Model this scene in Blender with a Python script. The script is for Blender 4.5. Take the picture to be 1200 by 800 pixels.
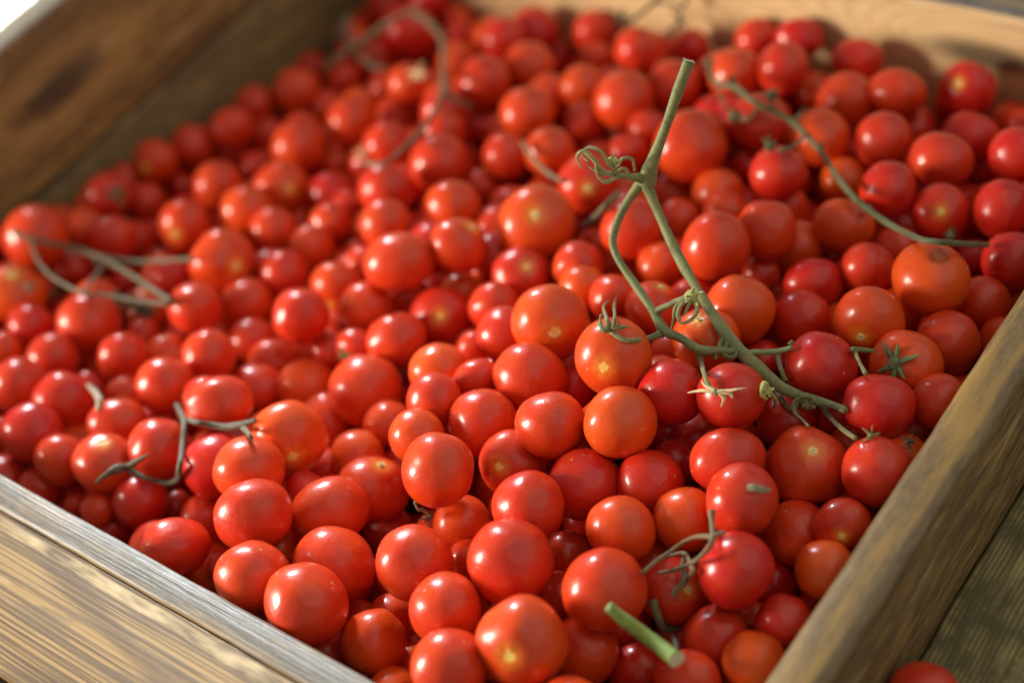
import bpy, bmesh, math, random
from mathutils import Vector, Matrix, Quaternion, noise
random.seed(4)
for o in list(bpy.data.objects): bpy.data.objects.remove(o)
S = bpy.context.scene
COL = S.collection
# ------------------------------------------------------------------ camera, world, lamps, exposure
RW = ((0.7831453, -0.2961713, 0.5467778), (0.5771575, 0.6734831, -0.4618546), (-0.2314575, 0.6772762, 0.6983726))
cam = bpy.data.cameras.new('camera'); co = bpy.data.objects.new('camera', cam); COL.objects.link(co)
M = Matrix(RW).to_4x4(); M.translation = (0.43742, -0.36948, 0.5587); co.matrix_world = M
cam.sensor_width = 36; cam.lens = 57.6; cam.clip_start = .02; cam.clip_end = 50
cam.dof.use_dof = True; cam.dof.focus_distance = .748; cam.dof.aperture_fstop = 3.2
S.camera = co
W = bpy.data.worlds.new('World'); S.world = W; W.use_nodes = True
bg = W.node_tree.nodes['Background']; bg.inputs[0].default_value = (1.0, .93, .86, 1); bg.inputs[1].default_value = .22
def area(name, loc, tgt, sx, sy, power, col, spread=180, shape='RECTANGLE'):
    l = bpy.data.lights.new(name, 'AREA'); l.shape = shape; l.size = sx; l.size_y = sy; l.energy = power; l.color = col
    l.spread = math.radians(spread)
    o = bpy.data.objects.new(name, l); COL.objects.link(o); o.location = loc
    o.rotation_euler = (Vector(tgt) - Vector(loc)).to_track_quat('-Z', 'Y').to_euler(); return o
area('key_lamp', (-1.32, -1.02, .53), (0, .03, -.03), .42, .58, 42, (1, .89, .74))
area('window_light', (-1.25, .80, .80), (-.03, -.17, 0), .30, .22, .42, (.86, .94, 1), 15)
area('ceiling_light', (1.15, .75, 1.65), (-.05, .05, 0), 3.2, 2.8, 10, (1, .92, .80), shape='ELLIPSE')
area('added_floor_light', (-2.2, .9, 1.0), (-2.0, .7, -1.1), .6, .6, 80, (.95, .98, 1), 90)  # added lamp, only to whiten the floor patch beyond the left wall
S.view_settings.view_transform = 'Standard'; S.view_settings.look = 'None'; S.view_settings.gamma = 1
S.view_settings.exposure = .28
# ------------------------------------------------------------------ node helpers
def mat(name):
    m = bpy.data.materials.new(name); m.use_nodes = True; nt = m.node_tree; nt.nodes.clear()
    out = nt.nodes.new('ShaderNodeOutputMaterial'); b = nt.nodes.new('ShaderNodeBsdfPrincipled')
    nt.links.new(b.outputs[0], out.inputs[0]); return m, nt, b
class NT:
    def __init__(s, nt): s.t = nt
    def n(s, typ, **kw):
        nd = s.t.nodes.new(typ)
        for k, v in kw.items(): setattr(nd, k, v)
        return nd
    def l(s, a, b): s.t.links.new(a, b)
    def put(s, sock, v):
        if hasattr(v, 'is_linked') or hasattr(v, 'links'): s.l(v, sock)
        else: sock.default_value = v
    def math(s, op, a, b=0., c=0., clamp=False):
        nd = s.n('ShaderNodeMath', operation=op, use_clamp=clamp)
        for i, v in enumerate((a, b, c)): s.put(nd.inputs[i], v)
        return nd.outputs[0]
    def mix(s, f, a, b, blend='MIX'):
        nd = s.n('ShaderNodeMix', data_type='RGBA', blend_type=blend)
        s.put(nd.inputs[0], f)
        for i, v in ((6, a), (7, b)):
            if isinstance(v, tuple): v = (*v[:3], 1)
            s.put(nd.inputs[i], v)
        return nd.outputs[2]
    def rng(s, v, a, b, c=0., d=1., smooth=False):
        nd = s.n('ShaderNodeMapRange'); nd.interpolation_type = 'SMOOTHSTEP' if smooth else 'LINEAR'
        s.put(nd.inputs[0], v)
        for i, q in enumerate((a, b, c, d)): s.put(nd.inputs[i + 1], q)
        return nd.outputs[0]
    def noise(s, vec, scale, det=4., rough=.55, dist=0.):
        nd = s.n('ShaderNodeTexNoise'); s.put(nd.inputs['Vector'], vec); nd.inputs['Scale'].default_value = scale
        nd.inputs['Detail'].default_value = det; nd.inputs['Roughness'].default_value = rough; nd.inputs['Distortion'].default_value = dist
        return nd.outputs[0]
    def mapping(s, vec, scale=(1, 1, 1), loc=(0, 0, 0), rot=(0, 0, 0)):
        nd = s.n('ShaderNodeMapping'); s.put(nd.inputs[0], vec); nd.inputs[1].default_value = loc; nd.inputs[2].default_value = rot; nd.inputs[3].default_value = scale
        return nd.outputs[0]
    def bump(s, h, strength, dist):
        nd = s.n('ShaderNodeBump'); s.put(nd.inputs['Height'], h); nd.inputs['Strength'].default_value = strength; nd.inputs['Distance'].default_value = dist
        return nd.outputs[0]
# ------------------------------------------------------------------ materials
def tomato_mat(name, attr):
    m, nt, b = mat(name); N = NT(nt)
    co_ = N.n('ShaderNodeTexCoord').outputs['Object']
    if attr:
        a = N.n('ShaderNodeAttribute', attribute_name='hue'); hue = a.outputs['Fac']; halo = 0.; rnd = 0.; vec = N.mapping(co_, (60, 60, 60))
    else:
        oi = N.n('ShaderNodeObjectInfo'); sp = N.n('ShaderNodeSeparateColor'); N.l(oi.outputs['Color'], sp.inputs[0])
        hue, halo = sp.outputs[0], sp.outputs[2]; rnd = oi.outputs['Random']
        va = N.n('ShaderNodeVectorMath', operation='ADD'); N.l(co_, va.inputs[0])
        sc = N.math('MULTIPLY', rnd, 37.); cb = N.n('ShaderNodeCombineXYZ'); N.l(sc, cb.inputs[0]); N.l(sc, cb.inputs[1]); N.l(cb.outputs[0], va.inputs[1]); vec = va.outputs[0]
    mott = N.noise(vec, 1.3, 3)
    h2 = N.math('ADD', N.math('MULTIPLY', hue, .85), N.math('MULTIPLY', N.math('SUBTRACT', mott, .5), .6), clamp=True)
    c = N.mix(h2, (.57, .012, .010), (.81, .110, .008))
    if not attr:
        sx = N.n('ShaderNodeSeparateXYZ'); N.l(co_, sx.inputs[0]); z = sx.outputs[2]
        # ripening halo round the stem end
        dist = N.math('SQRT', N.math('ADD', N.math('POWER', sx.outputs[0], 2.), N.math('POWER', sx.outputs[1], 2.)))
        top = N.math('GREATER_THAN', z, 0.)
        wob = N.math('ADD', dist, N.math('MULTIPLY', N.math('SUBTRACT', N.noise(vec, 5, 3), .5), .14))
        g = N.math('MULTIPLY', N.math('MULTIPLY', N.rng(wob, .46, .10, 0., 1., True), top), halo)
        c = N.mix(N.math('MULTIPLY', g, .55), c, (.88, .32, .03))
        g2 = N.math('MULTIPLY', N.math('MULTIPLY', N.rng(wob, .165, .085, 0., 1., True), top), N.math('ADD', halo, .25, clamp=True))
        c = N.mix(g2, c, (.95, .64, .15))
        # blossom-end dot
        bl = N.math('MULTIPLY', N.rng(dist, .05, .025), N.math('LESS_THAN', z, 0.))
        c = N.mix(N.math('MULTIPLY', bl, .8), c, (.55, .36, .16))
        # brown bruise (green channel of the object colour)
        br = N.math('MULTIPLY', N.math('MULTIPLY', N.rng(N.math('ADD', dist, N.math('MULTIPLY', N.math('SUBTRACT', N.noise(vec, 4., 3), .5), .35)), .34, .16, 0., 1., True), top), sp.outputs[1])
        c = N.mix(N.math('MULTIPLY', br, .7), c, (.30, .045, .012))
    # fine pale speckles
    vo = N.n('ShaderNodeTexVoronoi'); N.put(vo.inputs['Vector'], vec); vo.inputs['Scale'].default_value = 7.
    spk = N.math('MULTIPLY', N.rng(vo.outputs['Distance'], .05, .025), N.math('GREATER_THAN', N.noise(vec, 2.6, 1), .60))
    c = N.mix(N.math('MULTIPLY', spk, .55), c, (.85, .45, .25))
    # dusty bloom and dried scuffs
    dv = N.mapping(vec, (1, 1, 3.5), (3, 1, 7), (.5, .9, .2)); sc1 = N.rng(N.noise(dv, 4.5, 4, .65, .5), .67, .72)
    c = N.mix(N.math('MULTIPLY', sc1, .30), c, (.72, .40, .28))
    c = N.mix(N.math('MULTIPLY', N.rng(N.noise(vec, 34, 2, .7), .62, .76), .16), c, (.80, .35, .22))
    N.l(c, b.inputs['Base Color'])
    b.inputs['Subsurface Weight'].default_value = .16; b.inputs['Subsurface Radius'].default_value = (1.0, .22, .08); b.inputs['Subsurface Scale'].default_value = .004
    N.l(N.rng(N.noise(vec, 3.5, 3), .3, .7, .30, .42), b.inputs['Roughness'])
    b.inputs['Coat Weight'].default_value = .55; N.l(N.rng(N.noise(vec, 2.5, 4), .35, .65, .10, .30), b.inputs['Coat Roughness'])
    b.inputs['Specular IOR Level'].default_value = .28; b.inputs['IOR'].default_value = 1.42
    N.l(N.bump(N.math('ADD', N.noise(vec, 5., 3), N.math('MULTIPLY', sc1, .12)), .05, .02), b.inputs['Normal'])
    return m
M_TOM = tomato_mat('tomato_skin', False); M_TOM2 = tomato_mat('tomato_skin_deep', True)

def scar_mat():
    m, nt, b = mat('stem_scar_cork'); N = NT(nt); co_ = N.n('ShaderNodeTexCoord').outputs['Object']
    sx = N.n('ShaderNodeSeparateXYZ'); N.l(co_, sx.inputs[0])
    d = N.math('SQRT', N.math('ADD', N.math('POWER', sx.outputs[0], 2.), N.math('POWER', sx.outputs[1], 2.)))
    c = N.mix(N.rng(d, .02, .055), (.52, .42, .18), (.86, .74, .36))
    c = N.mix(N.rng(N.noise(co_, 40, 3), .4, .65), c, (.72, .60, .25)); N.l(c, b.inputs['Base Color']); b.inputs['Roughness'].default_value = .7
    return m
M_SCAR = scar_mat()
def vine_mat():
    m, nt, b = mat('vine_skin'); N = NT(nt); co_ = N.n('ShaderNodeTexCoord').outputs['Object']
    oi = N.n('ShaderNodeObjectInfo').outputs['Color']
    a = N.noise(co_, 900, 4, .7); f = N.noise(co_, 140, 4, .6)
    c = N.mix(N.rng(a, .35, .7), oi, N.mix(1., oi, (2.0, 1.75, 1.8), 'MULTIPLY'))
    c = N.mix(N.rng(f, .55, .75), c, N.mix(1., oi, (.62, .5, .5), 'MULTIPLY'))
    c = N.mix(N.math('MULTIPLY', N.rng(N.noise(co_, 60, 3), .5, .7), .5), c, N.mix(1., oi, (1.6, 1.1, .7), 'MULTIPLY'))
    N.l(c, b.inputs['Base Color']); b.inputs['Roughness'].default_value = .55
    b.inputs['Sheen Weight'].default_value = .25; b.inputs['Sheen Roughness'].default_value = .4
    N.l(N.bump(a, .5, .0006), b.inputs['Normal']); return m
M_VINE = vine_mat()

def wood_mat(name, light, mid, dark, axis='x', grey=0., gcol=(.33, .32, .30), patch=0., fine=1., rough=.62, knot=None, seed=0., rim=None, chip=None, tone=1.):
    """axis: grain direction. rim: grey worn top. chip: pale splintered arris below the rim."""
    m, nt, b = mat(name); N = NT(nt); co_ = N.n('ShaderNodeTexCoord').outputs['Object']
    st = {'x': (4.5, 34, 34), 'y': (34, 4.0, 34)}[axis]
    v = N.mapping(co_, st, (seed, seed * .7, seed * 1.3))
    if knot:
        kv = N.n('ShaderNodeVectorMath', operation='SUBTRACT'); N.l(co_, kv.inputs[0]); kv.inputs[1].default_value = knot
        ks = N.mapping(kv.outputs[0], {'x': (10, 40, 40), 'y': (40, 10, 40)}[axis])
        kl = N.n('ShaderNodeVectorMath', operation='LENGTH'); N.l(ks, kl.inputs[0]); kd = kl.outputs['Value']
        bend = N.math('MULTIPLY', N.rng(kd, 1.6, 0., 0., 1., True), 1.8)
        va = N.n('ShaderNodeVectorMath', operation='ADD'); N.l(v, va.inputs[0]); cb = N.n('ShaderNodeCombineXYZ'); N.l(bend, cb.inputs[2]); N.l(bend, cb.inputs[1]); N.l(cb.outputs[0], va.inputs[1]); v = va.outputs[0]
    wv = N.n('ShaderNodeTexNoise'); N.l(v, wv.inputs['Vector']); wv.inputs['Scale'].default_value = .35; wv.inputs['Detail'].default_value = 2
    big = N.noise(v, .45, 3, .5, .6)
    rings = N.math('SINE', N.math('MULTIPLY', N.noise(v, .16, 2, .35, .15), 190.))
    fin = N.noise(N.mapping(v, (1.2, 14, 14)), 1.1, 4, .6)
    c = N.mix(N.rng(big, .32, .68, 0., 1., True), mid, light)
    c = N.mix(N.math('MULTIPLY', N.rng(rings, .25, 1., 0., 1., True), .55 * fine), c, dark)
    c = N.mix(N.math('MULTIPLY', N.rng(fin, .45, .60), .8 * fine), c, dark)
    sx0 = N.n('ShaderNodeSeparateXYZ'); N.l(co_, sx0.inputs[0])
    acr = N.math('ADD', sx0.outputs[1] if axis == 'x' else sx0.outputs[0], sx0.outputs[2])
    ln = N.math('SINE', N.math('ADD', N.math('MULTIPLY', acr, 2500.), N.math('MULTIPLY', N.noise(v, .5, 3, .5), 42.)))
    lm_ = N.math('MULTIPLY', N.rng(ln, .0, .9), N.rng(N.noise(v, 1.0, 2), .30, .5))
    c = N.mix(N.math('MULTIPLY', lm_, .85 * fine), c, dark)
    if patch:
        pm = N.rng(N.noise(N.mapping(co_, {'x': (6., 60, 60), 'y': (60, 6., 60)}[axis], (seed * 2, 3, 1)), 1.4, 3, .5, .6), .55, .62, 0., 1., True)
        c = N.mix(N.math('MULTIPLY', pm, patch), c, N.mix(.5, dark, gcol))
        pm2 = N.rng(N.noise(N.mapping(co_, {'x': (9., 80, 80), 'y': (80, 9., 80)}[axis], (seed, 9, 4)), 1.4, 3, .6, .6), .60, .66)
        c = N.mix(N.math('MULTIPLY', pm2, patch), c, N.mix(.4, light, (.74, .58, .32)))
    if knot:
        c = N.mix(N.math('MULTIPLY', N.rng(kd, .55, .15, 0., 1., True), .8), c, (.03, .018, .010))
        ring = N.math('MULTIPLY', N.rng(kd, 1.15, .75, 0., 1., True), N.rng(kd, .4, .6, 0., 1., True))
        c = N.mix(N.math('MULTIPLY', ring, .4), c, light)
    if grey:
        gm = N.rng(N.noise(N.mapping(co_, {'x': (5, 30, 30), 'y': (30, 5, 30)}[axis], (7, seed, 2)), 1.4, 5, .65), .40, .60, 0., grey)
        c = N.mix(gm, c, gcol)
    g = N.n('ShaderNodeNewGeometry'); sn = N.n('ShaderNodeSeparateXYZ'); N.l(g.outputs['Normal'], sn.inputs[0])
    sp = N.n('ShaderNodeSeparateXYZ'); N.l(co_, sp.inputs[0])
    rgh = rough
    if rim:
        # worn grey top with scuffs; grey runs slightly over the arris
        up = N.math('ADD', sn.outputs[2], N.math('MULTIPLY', N.math('SUBTRACT', N.noise(N.mapping(co_, {'x': (22, 90, 90), 'y': (90, 22, 90)}[axis]), 1.5, 4, .65), .5), rim[1]))
        um = N.rng(up, .45, .75)
        sc = N.noise(N.mapping(co_, {'x': (60, 300, 300), 'y': (300, 60, 300)}[axis]), 2., 5, .7)
        rc = N.mix(N.rng(sc, .35, .65), rim[0], tuple(min(1, q * 1.7) for q in rim[0]))
        tan = N.rng(N.noise(N.mapping(co_, {'x': (7, 60, 60), 'y': (60, 7, 60)}[axis], (2, 2, seed)), 1.5, 4, .6), .50, .64)
        rc = N.mix(N.math('MULTIPLY', tan, rim[2]), rc, light)
        c = N.mix(um, c, rc)
        rgh = N.rng(um, 0., 1., rough, rim[3])
    if chip:
        zc = N.math('ADD', N.math('ADD', sp.outputs[1], .2), N.math('MULTIPLY', N.math('SUBTRACT', N.noise(N.mapping(co_, (16, 90, 90), (seed, 1, 2)), 2.2, 4, .6), .5), chip[0]))
        band = N.math('MULTIPLY', N.rng(zc, -chip[1], -chip[1] * .8), N.rng(zc, -.0005, -.0022))
        sel = N.rng(N.noise(N.mapping(co_, (14, 60, 60), (4, seed, 2)), 1.2, 3, .6), .40, .55)
        c = N.mix(N.math('MULTIPLY', N.math('MULTIPLY', band, sel), .9), c, (.66, .50, .26))
        edge = N.math('MULTIPLY', N.rng(zc, -chip[1] * 1.3, -chip[1] * 1.1), N.rng(zc, -chip[1] * .95, -chip[1] * 1.08))
        c = N.mix(N.math('MULTIPLY', edge, .6), c, dark)
    N.l(c, b.inputs['Base Color'])
    if isinstance(rgh, float): b.inputs['Roughness'].default_value = rgh
    else: N.l(rgh, b.inputs['Roughness'])
    hh = N.math('ADD', fin, N.math('MULTIPLY', rings, .15))
    N.l(N.bump(hh, .5, .0012), b.inputs['Normal'])
    return m
M_FRONT = wood_mat('worn_rim_pine', (.40, .27, .12), (.26, .165, .075), (.12, .075, .04), 'x', patch=.5, seed=1.3,
                   rim=((.135, .120, .098), .5, .5, .42), gcol=(.20, .165, .12))
M_LEDGE = wood_mat('straw_pine_ledge', (.42, .265, .098), (.32, .195, .070), (.10, .057, .026), 'x', patch=.5, seed=1.3, chip=(.005, .0075), gcol=(.20, .155, .10))
M_LEDGE2 = wood_mat('pinkish_pine_ledge', (.74, .56, .42), (.60, .43, .32), (.30, .20, .14), 'x', patch=.3, seed=7.3)
M_RIGHT = wood_mat('weathered_pine_right', (.40, .255, .075), (.26, .16, .045), (.08, .047, .017), 'y', patch=.5, seed=4.1, grey=.2, gcol=(.17, .12, .07),
                   rim=((.16, .112, .056), 1.1, .8, .60))
M_LEFT = wood_mat('dark_stained_pine', (.50, .30, .080), (.32, .185, .048), (.11, .062, .023), 'y', patch=.45, seed=2.2, knot=(-.485, .095, -.045),
                  gcol=(.16, .10, .065), rim=((.30, .29, .26), .3, .5, .5))
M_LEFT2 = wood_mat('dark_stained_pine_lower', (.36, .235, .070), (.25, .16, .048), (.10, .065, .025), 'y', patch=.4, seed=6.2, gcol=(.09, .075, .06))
M_BACK = wood_mat('tan_pine_back', (.80, .58, .30), (.68, .47, .22), (.34, .22, .10), 'x', patch=.12, fine=.45, seed=8.7, knot=(.075, .36, -.075),
                  gcol=(.25, .18, .11), rim=((.12, .11, .10), .3, .3, .55))
M_SHELF = wood_mat('mossy_old_plank', (.36, .30, .105), (.25, .21, .072), (.09, .075, .03), 'y', patch=.3, seed=3.7, grey=.3, gcol=(.13, .13, .07), rough=.8)
M_SHELF2 = wood_mat('pinkish_old_plank', (.50, .37, .25), (.38, .27, .18), (.16, .11, .07), 'y', patch=.3, seed=5.7, grey=.4, rough=.75)
M_TABLE = wood_mat('pale_table_board', (.66, .50, .36), (.52, .38, .27), (.25, .17, .11), 'x', patch=.2, seed=9.1)
# ------------------------------------------------------------------ mesh helpers
def link(name, me, m=None, parent=None):
    o = bpy.data.objects.new(name, me); COL.objects.link(o)
    if m and me and not me.materials: me.materials.append(m)
    if parent: o.parent = parent
    return o
def tag(o, label=None, cat=None, group=None, kind=None):
    if label: o['label'] = label
    if cat: o['category'] = cat
    if group: o['group'] = group
    if kind: o['kind'] = kind
    return o
def empty(name, loc=(0, 0, 0)):
    o = bpy.data.objects.new(name, None); COL.objects.link(o); o.location = loc; o.empty_display_size = .01; return o
def board(name, x0, x1, y0, y1, z0, z1, m, parent, bev=.0025, lean=0., axis='x', wav=.0006):
    """a board as a subdivided bevelled box; lean shifts x with depth; edges slightly wavy"""
    bm = bmesh.new(); bmesh.ops.create_cube(bm, size=1)
    for v in bm.verts: v.co = Vector(((x0 + x1) / 2 + v.co.x * (x1 - x0), (y0 + y1) / 2 + v.co.y * (y1 - y0), (z0 + z1) / 2 + v.co.z * (z1 - z0)))
    bmesh.ops.bevel(bm, geom=bm.edges[:], offset=bev, segments=3, profile=.5, affect='EDGES')
    k = 0 if axis == 'x' else 1
    lo, hi = (x0, x1) if k == 0 else (y0, y1); n_ = 60
    for i in range(1, n_):
        p = Vector((0, 0, 0)); p[k] = lo + (hi - lo) * i / n_; nn = Vector((0, 0, 0)); nn[k] = 1
        bmesh.ops.bisect_plane(bm, geom=bm.verts[:] + bm.edges[:] + bm.faces[:], plane_co=p, plane_no=nn)
    for v in bm.verts:
        q = v.co * 14; q[k] *= 2.2
        v.co += noise.noise_vector(q) * wav + noise.noise_vector(v.co * 90) * wav * .35
        v.co.x += lean * max(0., min(.3, -v.co.z))
    me = bpy.data.meshes.new(name); bm.to_mesh(me); bm.free()
    for p in me.polygons: p.use_smooth = True
    o = link(name, me, m, parent)
    return o
# ------------------------------------------------------------------ setting
def sheet(name, x0, x1, y0, y1, z, col, rough=.6):
    me = bpy.data.meshes.new(name); me.from_pydata([(x0, y0, z), (x1, y0, z), (x1, y1, z), (x0, y1, z)], [], [(0, 1, 2, 3)])
    m, nt, b = mat(name + '_paint'); N = NT(nt); co_ = N.n('ShaderNodeTexCoord').outputs['Object']
    N.l(N.mix(N.rng(N.noise(co_, 3, 5), .35, .65), tuple(q * .85 for q in col), col), b.inputs['Base Color']); b.inputs['Roughness'].default_value = rough
    return tag(link(name, me, m), kind='structure')
sheet('floor', -9, 9, -9, 9, -1.15, (.84, .84, .82))
tb = empty('display_table', (0, 0, -.36)); tag(tb, 'pale plank table top under the tomato crate, a sliver at lower left', 'table')
for i in range(9):
    y0 = -.62 + i * .155
    b_ = board('plank', -.60, .75, y0, y0 + .151, -.345, -.303, M_TABLE, None, axis='x'); b_.parent = tb; b_.location = (0, 0, .36)
crate = empty('crate', (0, 0, -.30)); tag(crate, 'old open wooden crate with grey worn rims, filled with loose tomatoes', 'crate')
def part(name, *a, **k):
    o = board(name, *a, **k); o.parent = crate; o.location = (0, 0, .30); return o
part('front_board', -.56, .226, -.1985, -.1825, -.299, 0, M_FRONT, None, bev=.0022, axis='x')
part('ledge_plank', -.56, .23, -.2625, -.1990, -.024, -.0016, M_LEDGE, None, bev=.0010, axis='x', wav=.0004)
part('ledge_plank', -.56, .23, -.330, -.2650, -.026, -.0070, M_LEDGE2, None, bev=.0018, axis='x', wav=.0004)
part('right_board', .2035, .2265, -.181, .378, -.299, 0, M_RIGHT, None, bev=.006, axis='y', wav=.0008)
part('upper_left_plank', -.521, -.4975, -.181, .378, -.0915, 0, M_LEFT, None, bev=.003, lean=.27, axis='y')
part('lower_left_plank', -.521, -.4975, -.181, .378, -.299, -.0935, M_LEFT2, None, bev=.003, lean=.27, axis='y')
part('back_board', -.53, .2025, .3605, .378, -.299, -.042, M_BACK, None, bev=.003, axis='x')
for i in range(5):
    x0 = -.44 + i * .1285
    part('floor_plank', x0, x0 + .125, -.18, .359, -.2985, -.285, M_LEFT2, None, axis='y')
# neighbouring tray to the right
shelf = empty('side_tray', (.3, .1, -.30)); tag(shelf, 'low mossy plank tray just outside the right rail of the crate', 'tray')
def spart(name, *a, **k):
    o = board(name, *a, **k); o.parent = shelf; o.location = (-.3, -.1, .30); return o
spart('plank', .2275, .2990, -.35, .50, -.090, -.072, M_SHELF, None, axis='y', bev=.002)
spart('plank', .2998, .345, -.35, .50, -.088, -.066, M_SHELF2, None, axis='y', bev=.004)
spart('plank', .346, .43, -.35, .50, -.090, -.072, M_SHELF, None, axis='y', bev=.002)
spart('bearer', .24, .42, -.30, -.25, -.300, -.0915, M_SHELF2, None, axis='y')
spart('bearer', .24, .42, .35, .40, -.300, -.0915, M_SHELF2, None, axis='y')
# ------------------------------------------------------------------ tomatoes
def tomato_verts(seed, nu, nv):
    rnd = random.Random(seed); off = Vector((rnd.random() * 50, rnd.random() * 50, seed)); lob = rnd.choice([2, 3, 4, 5]); ph = rnd.random() * 6
    amp = rnd.uniform(.006, .024); dip = rnd.uniform(.03, .07); la = rnd.uniform(.03, .085); ta = rnd.uniform(-.05, .05)
    vs = []
    for j in range(nv + 1):
        th = math.pi * j / nv
        for i in range(nu if 0 < j < nv else 1):
            a = 2 * math.pi * i / nu; st = math.sin(th)
            d = Vector((st * math.cos(a), st * math.sin(a), math.cos(th)))
            r = 1 + amp * math.cos(lob * a + ph) * st * (1 + .6 * math.cos(th)) + noise.noise(d * .9 + off) * la + noise.noise(d * 2.2 + off) * la * .25
            r *= 1 + ta * math.cos(th)
            r -= dip * math.exp(-(th / .26) ** 2) * (1 + .12 * math.cos(5 * a)) + .012 * math.exp(-((math.pi - th) / .12) ** 2)
            vs.append(d * r)
    fs = []
    def ix(j, i): return 0 if j == 0 else (1 + (nv - 1) * nu if j == nv else 1 + (j - 1) * nu + i % nu)
    for j in range(nv):
        for i in range(nu):
            if j == 0: fs.append((0, ix(1, i), ix(1, i + 1)))
            elif j == nv - 1: fs.append((ix(j, i), ix(nv, 0), ix(j, i + 1)))
            else: fs.append((ix(j, i), ix(j + 1, i), ix(j + 1, i + 1), ix(j, i + 1)))
    return vs, fs
def mesh_from(name, vs, fs):
    me = bpy.data.meshes.new(name); me.from_pydata([tuple(v) for v in vs], [], fs); me.validate()
    me.polygons.foreach_set('use_smooth', [True] * len(me.polygons)); return me
shapes = []
for k in range(14):
    vs, fs = tomato_verts(k, 48, 30); me = mesh_from('tomato', vs, fs); me.materials.append(M_TOM); shapes.append(me)
def scar_mesh(seed):
    rnd = random.Random(seed); vs = [Vector((0, 0, .935))]; fs = []; nu = 20; prof = [(.02, .94), (.04, .972), (.06, .985), (.08, .982), (.09, .93)]
    for j, (rr, z) in enumerate(prof):
        for i in range(nu):
            a = 2 * math.pi * i / nu; w = 1 + .12 * math.cos(5 * a) * (j / 4) + rnd.uniform(-.06, .06)
            vs.append(Vector((rr * w * math.cos(a), rr * w * math.sin(a), z + rnd.uniform(-.004, .004))))
    for i in range(nu): fs.append((0, 1 + i, 1 + (i + 1) % nu))
    for j in range(len(prof) - 1):
        for i in range(nu): fs.append((1 + j * nu + i, 1 + (j + 1) * nu + i, 1 + (j + 1) * nu + (i + 1) % nu, 1 + j * nu + (i + 1) % nu))
    me = mesh_from('stem_scar', vs, fs); me.materials.append(M_SCAR); return me
scars = [scar_mesh(k) for k in range(4)]
# tubes for vines, stalks and sepals
def spline(pts, sub):
    out = []; n_ = len(pts)
    for i in range(n_ - 1):
        p0 = pts[max(i - 1, 0)]; p1 = pts[i]; p2 = pts[i + 1]; p3 = pts[min(i + 2, n_ - 1)]
        for s in range(sub):
            t = s / sub
            out.append([.5 * ((2 * p1[k]) + (-p0[k] + p2[k]) * t + (2 * p0[k] - 5 * p1[k] + 4 * p2[k] - p3[k]) * t * t + (-p0[k] + 3 * p1[k] - 3 * p2[k] + p3[k]) * t ** 3) for k in range(4)])
    out.append(list(pts[-1])); return out
def tube(pts, ns=10, sub=6, rough=.08, vs=None, fs=None, flat=1., base=0):
    vs = [] if vs is None else vs; fs = [] if fs is None else fs
    P = spline(pts, sub) if len(pts) > 2 else [[pts[0][k] + (pts[1][k] - pts[0][k]) * t / 4 for k in range(4)] for t in range(5)]
    ring = []; up = None
    for i, p in enumerate(P):
        a = Vector(P[max(i - 1, 0)][:3]); b = Vector(P[min(i + 1, len(P) - 1)][:3]); d = (b - a)
        d = d.normalized() if d.length > 1e-7 else Vector((0, 0, 1))
        if up is None: up = d.orthogonal().normalized()
        up = (up - d * up.dot(d)).normalized(); sd = d.cross(up)
        r = max(p[3], .00015); row = []
        for k in range(ns):
            t = 2 * math.pi * k / ns; rr = r * (1 + .22 * noise.noise(Vector(p[:3]) * 75) + rough * noise.noise(Vector(p[:3]) * 330 + Vector((k * .9, 0, 0))) + rough * .7 * math.cos(3 * t + 1))
            row.append(len(vs)); vs.append(Vector(p[:3]) + up * math.cos(t) * rr + sd * math.sin(t) * rr * flat)
        ring.append(row)
    for a, b in zip(ring, ring[1:]):
        for k in range(ns): fs.append((a[k], a[(k + 1) % ns], b[(k + 1) % ns], b[k]))
    fs.append(tuple(reversed(ring[0]))); fs.append(tuple(ring[-1]))
    return vs, fs
def blob(c, r, vs, fs, sz=1., ns=10):
    base = len(vs); nv = 7
    for j in range(nv + 1):
        th = math.pi * j / nv
        for i in range(ns):
            a = 2 * math.pi * i / ns; d = Vector((math.sin(th) * math.cos(a), math.sin(th) * math.sin(a), math.cos(th) * sz))
            vs.append(Vector(c) + d * r * (1 + .25 * noise.noise(d * 1.7 + Vector(c) * 400)))
    for j in range(nv):
        for i in range(ns): fs.append((base + j * ns + i, base + (j + 1) * ns + i, base + (j + 1) * ns + (i + 1) % ns, base + j * ns + (i + 1) % ns))
VIEW = Vector((RW[0][2], RW[1][2], RW[2][2]))
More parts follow.
